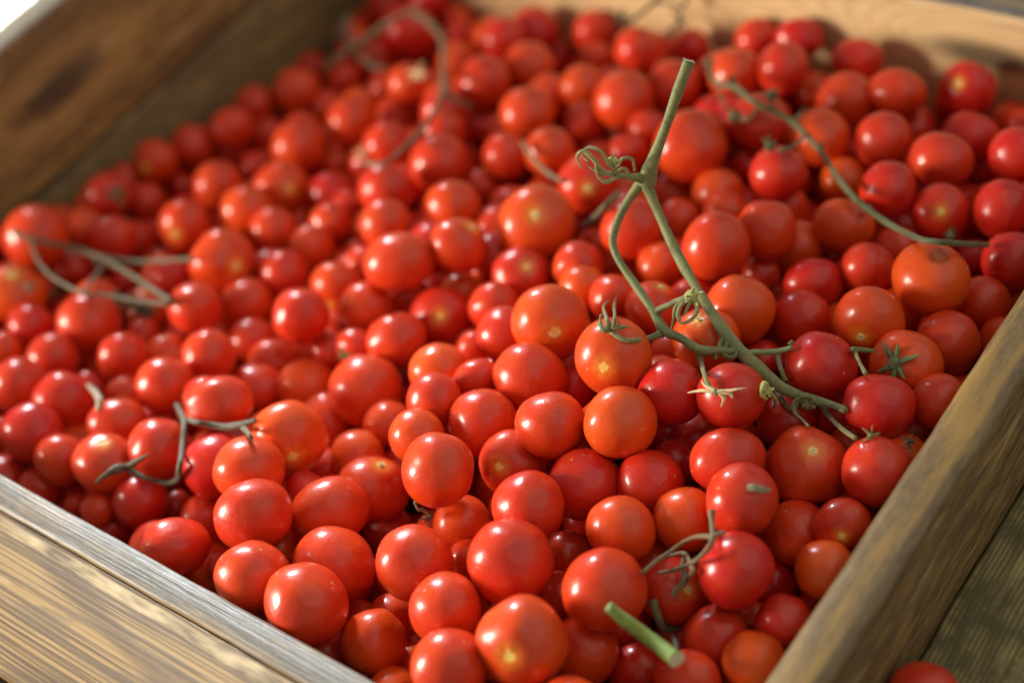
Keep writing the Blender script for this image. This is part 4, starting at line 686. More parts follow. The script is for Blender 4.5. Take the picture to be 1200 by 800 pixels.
# the rest of the heap, deeper or smaller in view than the 300 above
vs, fs, hues = [], [], []
protos = [tomato_verts(40 + k, 22, 14) for k in range(6)]
for i, ln in enumerate('''-1814 -1173 -852 155 2;-2834 -1654 -1073 155 1;1358 1357 -533 131 6;-2006 2166 -998 117 3;66 -425 -624 145 6;-2285 -1524 -824 145 1;1864 1748 -706 155 8;-3834 -405 -807 135 4;-586 -1365 -401 117 7;-809 1895 -937 155 8;-1363 483 -705 105 6;-593 2646 -866 155 1;-419 1496 -616 155 2;-1418 844 -631 145 1;-3684 3243 -1544 158 1;1289 995 -568 135 2;-1987 -1581 -576 62 3;-3967 136 -1106 120 6;-1647 177 -779 128 4;1664 -631 -430 89 4;-1382 749 -828 94 1;-2918 3235 -1217 155 8;-3515 1774 -1104 135 4;1348 2393 -749 155 4;-884 -740 -642 113 4;-864 3081 -907 135 4;741 98 -478 96 0;-1274 1727 -918 122 4;670 -474 -485 135 1;-2169 -1606 -1068 145 1;-2512 441 -909 155 2;861 2222 -911 155 2;-1119 2098 -955 155 4;325 2750 -970 123 1;-64 -1437 -607 135 6;-2298 -1300 -625 155 8;-1929 -704 -693 155 6;-2163 1025 -934 135 6;613 3445 -1019 135 2;-442 3385 -1169 155 4;203 2662 -1225 155 8;-4345 3196 -1498 145 2;-2860 1003 -1102 99 4;-866 -1507 -529 93 2;-2612 2335 -1034 155 8;-83 2667 -845 100 9;358 -1490 -519 90 8;-1612 3391 -1164 155 2;1083 3314 -940 89 3;987 881 -648 145 8;1138 2100 -819 155 4;1179 756 -439 155 1;-3269 -255 -982 155 1;-2267 1996 -1236 155 2;-1686 1909 -965 155 2;1109 1203 -617 145 8;1793 -377 -767 135 6;-1009 2372 -1054 155 6;-2477 -122 -893 150 4;754 1981 -728 145 8;-75 2024 -907 155 1;-3582 340 -1198 155 2;652 1056 -565 155 2;87 2331 -871 155 2;-4013 601 -1253 110 1;-2518 1814 -1033 155 6;523 -1256 -309 145 6;-1399 2400 -1151 155 1;1381 -1519 -107 155 6;265 2138 -980 135 2;-2923 2549 -1210 155 2;-25 -809 -614 135 4;-1662 -768 -449 145 2;-4440 1198 -1292 145 1;613 1397 -835 145 4;-60 -1103 -615 135 1;-4257 -177 -1066 155 1;-456 2405 -1051 135 4;-4453 540 -1119 155 8;-2052 -988 -653 145 1;252 -1670 -627 145 4;217 -1398 -661 120 6;1648 1709 -1130 145 8;718 1763 -738 83 2;-1808 29 -923 128 8;1149 2327 -1010 155 2;978 1558 -678 155 6;-4396 218 -993 155 6;847 -1343 -237 145 8;-449 -463 -954 135 8;-34 -1676 -737 120 8;-3691 761 -1109 145 1;-2722 -208 -978 135 2;-3450 840 -1230 155 2;-2081 800 -895 81 3;1005 263 -600 155 1;-3069 -535 -923 155 2;-285 -1251 -578 155 8;-1464 3178 -1072 124 5;-3404 -504 -865 155 1;-855 -75 -841 145 4;1040 2691 -1080 135 1;-1941 2744 -1237 122 1;-3853 -288 -1158 145 2;-2904 1290 -1188 155 6;1250 24 -400 155 8;1650 891 -1052 155 8;-3627 1935 -1389 155 6;-1202 159 -1029 145 2;-14 1309 -683 155 2;-1114 904 -782 76 4;-281 2769 -864 135 2;-935 -374 -1258 155 2;951 2516 -868 155 1;-558 2622 -1157 135 2;-348 -1566 -763 145 1;1219 -272 -392 155 2;-3267 1961 -1242 155 6;-2111 1777 -1085 155 4;-2874 -1427 -644 118 4;-4520 -267 -750 155 4;-1608 2916 -1119 155 1;12 441 -647 155 6;-4117 -18 -1250 135 1;-517 -517 -680 135 2;1281 -419 -624 135 4;-2581 1419 -1061 105 1;-4024 3152 -1532 155 6;-2248 764 -1055 135 8;-584 1667 -789 155 1;-3592 -274 -973 145 8;-1385 -685 -697 145 4;-1763 -710 -938 155 4;739 72 -837 145 8;-597 3212 -991 155 2;-3706 2945 -1563 145 2;-946 1776 -718 145 4;-672 307 -711 155 6;-1889 1039 -896 155 1;304 -564 -526 155 1;-4358 1377 -1473 135 4;-217 2488 -967 145 8;-4153 2016 -1544 155 2;-823 2113 -1182 145 2;-3664 705 -1396 155 2;232 3263 -933 145 8;690 2624 -880 145 4;-3118 740 -1158 155 1;808 687 -765 135 6;393 3452 -1381 145 1;-3367 1619 -1246 135 2;-857 -996 -496 73 10;-2044 158 -886 155 6;-4408 3463 -1531 120 6;-3464 610 -1015 155 2;-2801 -673 -851 155 4;-3223 1333 -1236 145 1;-2575 2505 -1318 155 8;-758 -1217 -532 145 2;-4012 225 -1345 155 4;-352 -720 -992 155 2;-454 966 -720 155 2;-4229 2284 -1399 145 1;582 -108 -259 155 4;-436 -1071 -1032 145 1;-3277 1066 -1093 155 6;-1908 -1397 -631 155 8;-3839 1598 -1450 155 8;43 3084 -1112 145 6;32 2898 -1343 145 8;-4544 -88 -983 145 8;489 1658 -863 145 6;372 3332 -1148 135 4;-824 1624 -1044 145 4;818 1004 -853 145 1;1016 -1160 -549 155 6;-3139 3126 -1440 155 4;-1592 -929 -656 135 8;-149 -207 -751 155 8;-4385 239 -1288 145 6;-2428 1469 -1287 135 2;-2844 388 -798 155 2;-1397 2009 -888 145 1;-3852 -750 -849 145 6;170 -209 -466 135 8;1553 201 -595 155 2;650 252 -268 135 4;-655 1126 -915 155 6;-2091 1473 -1242 155 2;-2496 871 -1053 145 2;-322 -411 -481 155 1;-21 157 -512 155 2;-1399 2730 -1279 155 6;-2456 2179 -1419 155 4;-886 1288 -1007 155 2;1367 -106 -652 155 1;668 1160 -1036 155 6;1114 -496 -839 155 4;-3320 -1163 -826 101 3;-687 2310 -963 145 6;-1865 3461 -1326 135 6;-1593 974 -756 120 4;-2670 2033 -1202 145 6;1162 515 -600 145 6;-2966 -76 -1121 145 8;-3160 1752 -1433 145 2;202 -160 -743 155 8;808 -1323 -580 120 1;1739 1309 -983 145 1;-1978 633 -887 131 4;-1657 1253 -793 155 1;-4135 -348 -854 145 1;1597 1303 -523 120 4;1851 -664 -850 155 8;-1164 -749 -478 145 8;-25 743 -668 155 4;-2566 1192 -1242 155 4;-2316 3435 -1546 120 2;-2557 57 -1346 120 2;401 283 -142 145 4;-3823 1178 -1244 155 6;-1128 3040 -1044 155 6;-4024 2672 -1487 155 1;-835 -469 -767 155 6;-3979 1354 -1423 135 2;-2446 2763 -1471 155 8;-4383 1681 -1342 135 6;180 450 -388 135 8;-1772 -1163 -534 135 8;-1887 1408 -1006 145 1;-1077 2703 -1154 155 8;1647 -120 -742 155 2;-4394 1877 -1524 135 8;925 -234 -906 155 8;-544 2300 -699 155 6;274 1274 -488 145 6;-4227 826 -1391 155 8;-3330 -761 -1005 145 6;-121 -595 -735 145 1;860 627 -1049 145 2;-1608 2208 -1070 155 8;-2474 570 -1178 155 4;-3601 -547 -1103 155 1;-1156 2431 -1300 145 2;-437 972 -1001 120 8;-213 2867 -1449 135 4;1807 -954 -543 155 8;-2591 -1456 -706 145 4;-3412 3094 -1663 155 8;-2190 -794 -795 135 2;-610 -1522 -615 155 8;-4306 1074 -1550 155 8;-1081 -1503 -988 120 1;-1028 3327 -1140 155 4;-1984 2980 -1207 120 1;710 -1120 -457 145 8;-308 2518 -1270 145 2;702 3386 -1580 155 6;398 949 -1007 145 2;-1373 -1026 -493 155 4;-1242 303 -793 145 2;-4205 2870 -1613 155 4;1297 2707 -962 155 2;-2782 2772 -1673 155 4;-2550 3404 -1694 135 2;-4004 448 -1567 135 8;-3166 -900 -759 145 4;-3567 -818 -837 145 6;244 667 -555 155 6;1526 850 -578 155 6;-4341 2494 -1634 155 6;-3989 711 -1492 145 6;-3221 2415 -1415 145 8;-186 2890 -1094 135 1;-2031 -885 -1005 155 2;-616 -697 -1198 155 2;-3630 -522 -1409 145 4;-3553 2358 -1449 155 1;-2487 3009 -1292 155 1;-3677 2650 -1562 155 2;-2193 464 -1035 120 8;1598 -889 -798 145 6;-1503 1927 -1176 135 4;-2788 1840 -1727 120 8;-336 108 -581 155 1;-2719 75 -962 155 2;-425 2936 -1011 135 6;-2521 -1107 -793 155 2;-1304 -1213 -727 155 6;-2539 1823 -1318 145 6;-1977 -1457 -917 145 1;-1760 1563 -1216 120 4;-618 3448 -1394 145 8;-4460 -84 -1304 120 1;828 2266 -643 135 2;318 1531 -659 155 8;-2287 239 -1009 135 2;-1889 2364 -1170 155 4;-3999 1090 -1505 155 8;-1054 3220 -1431 155 1;-2510 2548 -1672 135 8;-3148 2656 -1286 120 8;-110 -609 -422 155 6;-849 2608 -1016 135 4;941 1809 -817 135 1;-500 1471 -1017 155 2;-4292 511 -1430 155 8;-2039 -560 -1103 155 2;-2094 2699 -1539 135 8;423 -570 -795 155 6;-230 3096 -1255 145 4;-1278 742 -1114 155 1;993 -1144 -865 145 6;-898 1232 -698 155 8;74 2787 -1001 145 2;-4181 1637 -1602 155 8;1572 1726 -765 145 4;-1518 3199 -1419 155 6;270 -854 -671 155 2;888 377 -366 120 8;-2707 1502 -1302 145 1;815 2833 -1020 145 6;1115 1699 -964 135 6;-1337 -1343 -994 145 1;1383 2480 -1160 145 1;-4246 3107 -1787 155 1;-2139 -502 -809 155 6;-3362 2778 -1481 155 8;-694 -720 -868 155 6;-2321 27 -1180 145 2;-1038 -304 -988 145 6;-2535 3176 -1540 155 6;1366 2136 -969 135 8;1076 835 -918 155 8;-1576 777 -1147 155 4;-524 1806 -1030 120 2;1372 -608 -783 145 6;-360 3291 -1436 155 2;-1195 2691 -1499 155 2;1216 2806 -1273 145 4;-642 1537 -1289 155 2;-2328 -238 -1223 120 8;1209 78 -801 135 1;-3864 2330 -1516 155 4;1664 2178 -735 155 1;-1344 3411 -1317 155 2;-2758 706 -1127 145 6;-1376 -246 -1023 145 4;-1400 1054 -937 155 4;-1077 1825 -1006 135 4;-1665 789 -888 135 1;-2817 3078 -1455 145 8;-1665 2521 -1260 135 8;787 520 -523 120 4;-4394 2097 -1628 120 8;-1846 1834 -1190 145 6;-1662 2776 -1377 145 1;-2326 -648 -1088 145 2;-1084 -811 -762 145 6;1287 784 -715 135 6;-1016 1835 -1282 155 1;-1938 2043 -1344 145 6;-2811 2537 -1488 145 1;1568 2036 -1097 135 6;-1080 -1253 -896 145 6;-266 35 -936 155 1;-1915 2354 -1564 155 6;-1504 1130 -1367 155 6;528 299 -838 120 8;-209 -56 -395 72 10;-4324 -1415 -628 155 8;-4039 -1175 -619 155 6;-3807 -1559 -584 155 1;-3403 -1494 -559 145 4;1513 3005 -576 155 6;-3611 -1273 -600 145 1;-4334 -494 -702 155 8;1866 -1541 -265 155 6;1644 2461 -579 155 2;-4100 -856 -688 155 1;-4505 -1149 -649 155 2;1874 2702 -538 155 8;-3121 -1615 -493 145 6;1868 3265 -569 135 8;-4627 -796 -695 145 8;1807 2099 -508 135 1;1374 3375 -750 155 8;-4306 -10 -795 155 2;-3749 -931 -647 145 4;1617 -1390 -301 145 2;-4092 -1621 -635 135 8;-4029 -567 -658 145 2;-2846 -1683 -477 135 6;-1366 2675 -973 145 1;1859 -1179 -357 135 1;1847 2977 -617 135 6;1660 3446 -708 135 8;-4604 -1619 -726 155 1;-247 517 -515 145 1;-2514 2720 -1128 135 2;-4263 -1196 -812 155 4;-3578 -1601 -761 155 1;1118 -1658 -166 155 1;-746 45 -604 135 2;-3887 -1405 -835 155 6;1552 2746 -720 145 1;1327 1678 -603 155 4;-3191 -1452 -729 145 2;1597 -1674 -378 145 4;9 1673 -824 145 1;-3027 475 -1059 155 4;-4554 -556 -918 145 2;-3023 2842 -1509 155 1;-2749 2802 -1384 155 8;-101 -227 -457 145 2;-783 718 -745 155 4;1671 3194 -700 120 4;-1210 -88 -839 155 6;-4361 -760 -838 145 4;836 3124 -973 135 4;-2152 2576 -1192 155 2;-4578 -999 -905 145 1;1338 2990 -840 155 6;-4019 -1027 -912 155 1;-744 2860 -1079 155 4;-4467 -1400 -888 155 1;198 1075 -685 155 6;1863 3327 -827 145 2;1795 -1377 -519 145 4;-446 617 -672 145 6;-2791 -1147 -702 145 8;-3132 3440 -1417 135 1;-2073 -98 -1115 155 4;834 1277 -706 135 2;-1620 491 -954 155 1;-886 429 -939 155 6;-3531 -1338 -863 145 4;-4216 388 -1121 135 4;141 -1095 -425 145 1;-2491 -708 -874 145 2;-2468 -369 -1037 155 6;-2810 -1646 -762 155 2;555 724 -539 135 4;-4357 -1651 -841 135 2;-3884 823 -1266 120 6;-3693 -1065 -942 155 6;-4486 1463 -1281 120 6;-3675 2121 -1633 145 1;768 -1629 -391 155 6;-2973 1945 -1294 145 2;1843 2479 -798 135 2;-5 3378 -1082 145 8;-647 -907 -659 145 8;567 -851 -345 120 4;902 -335 -478 145 6;-2822 3381 -1476 145 2;-534 -199 -592 135 6;1559 -1183 -586 145 8;-749 3391 -1164 135 1;-1491 1635 -1085 155 6;-2094 3279 -1512 155 2;1805 2775 -852 145 6;-940 910 -951 155 4;-2172 2819 -1323 135 1;1260 3382 -1067 155 6;1052 305 -193 120 2;-1810 -313 -1050 145 4;-1629 169 -1038 120 8;-253 1776 -961 145 8;-4149 -1532 -962 145 1;-1530 -451 -957 135 6;1584 3308 -909 135 2;-3871 3423 -1514 120 2;-3489 1145 -1310 155 6;-2922 -957 -869 135 2;-2350 1529 -1056 120 4;1582 2497 -892 155 4;-3837 -1673 -926 145 6;-1018 -950 -547 120 4;1869 3047 -910 145 6;-362 2158 -959 155 2;1260 -1437 -359 135 6;1800 -1650 -612 155 1;-1776 3118 -1314 135 6;-1270 2140 -1236 155 8;-4169 -612 -969 135 8;309 2981 -1145 155 4;-3362 -1545 -940 145 1;265 281 -594 155 2;1186 1463 -849 145 4;-3136 -1094 -938 135 6;-1292 3138 -1224 120 2;-1575 -1375 -838 145 4;-894 184 -812 135 4;-534 713 -938 155 2;1076 -1641 -486 155 4;397 864 -732 155 1;-3923 -532 -1019 145 4;-1438 129 -893 120 4;-3294 2153 -1508 155 2;492 -267 -473 145 6;745 3306 -1241 155 1;1305 1867 -900 135 2;-1178 1268 -1033 155 6;-824 3107 -1219 155 1;-2729 923 -1304 145 8;-3546 1644 -1465 155 2;-1894 289 -1106 155 1;-4030 2544 -1757 155 6;-3033 1079 -1369 155 4;-4553 -1654 -1012 135 8;-2705 -467 -989 120 1;-3285 515 -1246 145 2;-3861 1917 -1640 145 4;730 1604 -978 145 1;469 456 -638 135 1;-2744 2283 -1371 145 4;1781 1905 -949 155 6;-2247 1199 -1187 155 2;-2152 2321 -1361 155 1;-2947 205 -1122 135 8;-3603 1371 -1435 135 4;-3034 1443 -1397 145 2;421 2450 -1030 135 6;-3596 2357 -1770 155 6;-206 1033 -857 145 1;-2945 -1423 -902 155 2;-3891 2822 -1719 135 1;-3738 -1443 -1087 155 2;48 1823 -1076 135 4;-772 2389 -1219 135 2;-4163 -852 -1126 155 8;-3469 3381 -1672 145 2;-2655 307 -1151 155 6;-4163 3380 -1717 155 6;-2005 556 -1225 155 2;539 1950 -937 145 1;-526 3082 -1238 145 1;1855 2257 -995 155 2;-2228 -1151 -878 145 4;-307 293 -802 145 4;-3442 -132 -1160 135 8;1563 1153 -755 155 8;-3320 -1265 -1032 145 2;-3196 3309 -1679 145 8;-240 650 -877 155 4;-3049 3034 -1730 155 6;-4440 -1108 -1136 155 4;1602 2926 -963 135 6;1392 -1588 -542 135 1;468 -1213 -597 155 4;-1878 804 -1086 145 4;-1784 3297 -1523 145 6;-326 1320 -864 135 8;-2659 -886 -1049 145 8;1279 3078 -1139 155 1;-1272 1810 -1176 135 2;1062 1194 -922 155 6;-2898 547 -1330 145 1;-1162 557 -890 135 6;1059 -139 -636 145 4;-3348 122 -1312 155 1;-3578 -847 -1141 145 1;-1765 -214 -1319 155 6;-3055 -888 -1110 155 2;-1503 -385 -1261 155 1;-2039 2982 -1476 135 2;-529 73 -826 145 6;-4484 -706 -1156 145 2;-4120 2225 -1740 145 4;1574 -1481 -742 155 1;-4055 -1289 -1099 145 8;-1680 1090 -1103 155 8;615 3034 -1247 145 4;-2109 173 -1253 135 1;-4196 1919 -1830 155 6;-2276 922 -1381 155 4;-3336 2514 -1689 155 4;-3457 2829 -1754 145 8;67 1409 -965 155 6;90 957 -925 145 8;1775 3385 -1092 155 8;502 2678 -1167 155 4;1843 -1176 -718 120 1;969 3157 -1219 120 4;-928 82 -1107 155 6;707 2389 -1095 135 4;-3124 294 -1347 145 2;-64 3437 -1363 155 1;349 -8 -542 135 1;575 -878 -612 145 8;-1168 1560 -1064 120 8;1458 1459 -756 135 4;-1209 -544 -1012 145 1;-3710 64 -1356 145 2;1562 532 -716 155 1;-3874 3342 -1826 155 1;-1614 357 -1222 145 8;888 -786 -680 155 4;-4089 1313 -1719 155 4;-648 -296 -921 145 6;-3499 921 -1534 155 6;-136 -1355 -861 155 1;-3876 -910 -1158 155 2;611 -1430 -481 120 4;-562 417 -1000 135 1;818 -509 -710 145 4;510 2197 -1084 145 2;-3095 -1690 -834 120 4;-35 2215 -1132 155 4;-2860 1816 -1502 135 1;-3315 1454 -1516 145 1;-4190 -445 -1217 155 1;-1289 3385 -1665 155 1;-2645 1129 -1519 155 2;-1223 2980 -1440 145 1;545 101 -419 120 6;-390 2849 -1270 135 1;-4485 -378 -1179 120 4;-532 -1132 -782 120 8;-1542 2257 -1387 155 4;-4353 -1402 -1161 145 4;-2132 1716 -1412 155 8;-3100 2594 -1553 120 2;-1469 -1070 -925 155 8;-3016 2181 -1494 135 4;-201 1776 -1247 155 1;1302 1169 -778 120 4;-2674 -129 -1232 145 2;-2646 -1311 -940 135 2;90 140 -795 145 2;-1549 3451 -1554 145 6;-3266 -434 -1217 145 2;-3380 -1041 -1233 155 1;-3651 3140 -1809 135 2;-2943 3452 -1706 135 8;-1840 2607 -1481 135 4;-3624 2636 -1865 135 8;484 1158 -739 120 4;-4305 732 -1654 145 8;-2124 -159 -1382 135 2;100 606 -902 145 6;-3172 816 -1427 135 2;-3745 1599 -1754 155 4;-893 -1005 -837 145 8;1204 1989 -1135 155 2;-2389 -445 -1345 145 4;-2741 -643 -1174 135 6;-2166 3391 -1788 155 8;1295 -1242 -670 145 2;1856 2624 -1150 155 8;-858 2733 -1287 120 8;-168 -941 -921 155 6;-1413 104 -1218 155 4;-1581 1345 -1112 135 2;-556 2193 -1140 120 1;-720 235 -1002 120 4;-1036 363 -1215 155 8;-871 -580 -1050 135 2;-1602 1695 -1378 155 8;177 3254 -1366 155 1;316 1317 -853 120 2;1513 2723 -1148 145 6;-1848 58 -1270 135 6;430 1737 -1123 145 4;1591 3096 -1191 155 4;-1798 1303 -1280 155 6;-2418 -1235 -1084 155 4;-3824 -1182 -1182 135 6;-2677 1417 -1561 145 1;569 -1662 -683 155 1;-2309 362 -1351 145 4;783 -110 -611 145 1;1893 -1407 -780 135 8;-2889 -438 -1137 135 2;-3080 2717 -1825 145 1;-2649 563 -1475 155 6;-1156 1005 -1181 155 1;-2278 3105 -1684 145 2;-3756 1317 -1631 120 4;-3763 430 -1403 120 4;-3376 1896 -1592 135 1;442 610 -906 155 4;813 2634 -1245 155 4;910 1969 -1055 155 6;-4036 -1558 -1208 135 6;-1254 -244 -1276 145 4;-3572 -1251 -1254 145 6;1069 3354 -1369 135 2;-2328 2506 -1499 135 2;-1394 1474 -1322 155 4;-1013 2205 -1418 145 2;-1535 2519 -1502 135 6;746 325 -656 135 2;-3447 -1667 -1192 145 1;-2720 2036 -1501 120 1;-2032 1024 -1249 135 6;-1616 -98 -1014 120 8;-3301 -760 -1267 135 6;-2410 -915 -985 120 8;-769 651 -1025 120 1;-4253 2651 -1866 120 4;-810 3441 -1606 155 6;1498 3454 -1198 120 6;-583 2549 -1422 155 4;-3769 732 -1689 155 8;-843 -160 -1138 120 4;-3430 2065 -1828 145 8;-4395 223 -1578 145 8;-198 914 -1115 145 6;-303 2140 -1241 145 4;935 1401 -1116 145 4;171 1609 -1155 135 8;-2712 -380 -1356 145 6;-1636 233 -1463 145 6;1181 570 -888 145 4;1587 -1125 -924 135 2;-3412 344 -1482 135 2;-3390 1221 -1658 155 4;-1819 2942 -1615 135 1;-3248 -142 -1353 145 6;1394 1622 -969 145 2;-942 2961 -1428 135 8;-755 -1279 -808 145 1;-3000 1637 -1613 135 8;-3955 3050 -1833 120 1;1278 -953 -773 145 1;-678 1823 -1245 145 1;697 1757 -1216 155 8;-3046 1269 -1637 155 4;-669 2216 -1454 145 2;-1824 -1049 -1141 155 4;-1297 2336 -1541 155 1;1875 2975 -1204 135 1;-183 1440 -1025 120 1;-1596 3126 -1688 145 6;260 2335 -1233 135 1;-3784 1041 -1711 155 2;371 1497 -1041 120 4;-2530 2948 -1707 135 8;-2391 1253 -1526 135 8;-2508 785 -1448 120 1;86 -551 -937 155 2;286 316 -900 145 2;274 -785 -965 145 2;-3041 2000 -1731 155 4;-536 613 -1234 155 1;181 -1043 -887 135 8;-2472 -780 -1291 145 6;-4081 -1085 -1290 135 6;-2809 3250 -1823 145 1;621 815 -890 120 1;-2301 639 -1447 120 1;-3867 -650 -1283 135 8;1883 -1228 -966 135 8;354 2800 -1421 145 1;-3179 -1465 -1165 135 8;-2840 210 -1426 145 6;-1335 374 -1177 135 2;1322 3258 -1352 135 4;-3832 200 -1574 155 8;-2283 2801 -1743 135 1;-2906 924 -1609 155 1;-3392 685 -1514 120 1;-861 2454 -1489 155 1;619 -1377 -770 135 6;1754 -1621 -984 155 2;1660 -273 -999 155 4;-1223 -894 -1040 155 1;-860 1001 -1227 145 2;1433 232 -877 135 1;183 -1571 -881 145 1;51 -197 -997 155 2;679 -1110 -773 155 1;1195 1451 -1235 155 2;-1908 3372 -1758 120 4;1303 -733 -1024 145 8;-2832 2384 -1713 145 4;-3606 -254 -1283 120 6;3 1176 -1138 145 1;-589 2881 -1467 155 8;-3531 1479 -1664 120 1;1079 -1437 -753 155 4;-18 2443 -1306 145 1;-1411 1938 -1407 120 6;1796 1990 -1268 155 6;-419 1235 -1167 135 4;-3181 2285 -1740 135 4;846 -1650 -694 120 2;699 2366 -1357 145 6;898 2948 -1422 145 6;1074 2472 -1265 155 2;-2948 -1191 -1126 145 6;-846 2010 -1419 120 4;435 3074 -1492 155 1;-1725 607 -1339 155 8;-1480 2791 -1626 135 2;-2044 378 -1480 155 8;-1123 31 -1345 155 1;-2284 22 -1552 145 1;-208 601 -1144 135 6;1685 2332 -1221 155 1;-975 1496 -1247 135 1;-2034 794 -1394 135 1;1611 -577 -684 120 6;1477 -43 -1006 145 8;526 -136 -849 155 2;-3845 2151 -1844 120 4;1426 1092 -1027 155 1;-3036 -557 -1340 155 2;-3504 -62 -1546 155 2;-182 272 -1109 155 4;-2711 -1364 -1209 145 4;-2301 1968 -1585 135 1;448 -979 -887 145 8;-3536 1814 -1852 145 4;281 2015 -1225 135 1;-2115 -1212 -1219 155 2;-1857 -502 -1342 155 2;-1988 2832 -1793 145 8;-4456 -1641 -1313 155 6;-4103 1598 -1861 120 8;-4122 1020 -1805 155 6;40 1825 -1402 145 1;-2615 -1545 -978 120 6;-4310 -955 -1382 145 1;-1479 -792 -945 135 6;-1213 1732 -1471 155 2;-2924 412 -1544 120 2;-2042 1483 -1539 135 4;870 3160 -1589 135 2;-1630 -1295 -1129 145 1;-853 652 -1249 135 1;1065 972 -1181 145 2;-3611 498 -1590 120 8;-4266 9 -1486 135 2;148 916 -1226 155 2;-1823 1814 -1447 120 1;-69 3177 -1487 145 2;-901 2726 -1540 120 1;1698 3354 -1404 135 2;-3641 -925 -1430 145 6;-1859 -184 -1583 145 8;1642 -837 -1124 155 6;-3771 -1612 -1324 145 2;-960 1226 -1324 135 1;-4104 -1345 -1355 135 6;-4381 -457 -1413 120 2;-490 168 -1075 135 8;-4072 743 -1835 145 6;1287 2289 -1325 135 8;661 -623 -931 135 1;-2988 -89 -1489 145 4;-2765 2105 -1761 155 1;-1523 -626 -1146 120 1;-3853 1365 -1857 120 4;-2195 2524 -1750 145 8;-3276 1646 -1700 120 4;-1709 2576 -1700 135 2;-2399 2175 -1695 120 6;-2744 -985 -1291 145 4;-2932 644 -1645 120 6;-2395 1517 -1551 145 4;-758 276 -1235 120 1;-1217 2088 -1512 120 4;-3193 517 -1584 145 4;609 -380 -844 120 4;-49 1550 -1256 120 1;-2086 2128 -1578 120 2;388 -1275 -888 155 1;-526 971 -1249 145 8;1083 3130 -1470 120 8;-475 -1380 -935 135 1;-1798 1042 -1361 135 6;-3246 792 -1698 145 1;-400 -893 -1276 145 6;-2219 -844 -1256 120 6;1386 1873 -1316 120 2;-4214 -642 -1399 120 6;-153 3440 -1634 120 6;397 2519 -1437 120 1;-1788 1512 -1509 120 1;1050 1796 -1246 120 8;730 2045 -1273 135 4;-1339 3024 -1680 120 2;-97 2120 -1409 120 4;-3045 -1115 -1344 120 4;-1560 875 -1389 120 1'''.split(';')):
    x, y, z, s, h = (float(v) for v in ln.split()); pv, pf = protos[i % 6]; s /= 1e4
    q = Quaternion(Vector((random.random() - .5, random.random() - .5, random.random() - .5)).normalized(), random.random() * 6)
    b0 = len(vs); vs += [q @ v * s + Vector((x, y, z)) / 1e4 for v in pv]; fs += [tuple(k + b0 for k in f) for f in pf]; hues += [h / 10] * len(pv)
me = mesh_from('tomatoes', vs, fs); at = me.attributes.new('hue', 'FLOAT', 'POINT'); at.data.foreach_set('value', hues)
o = link('tomatoes_below', me, M_TOM2); tag(o, 'dark tomatoes seen in the gaps between the upper ones of the heap', 'tomatoes', kind='stuff')
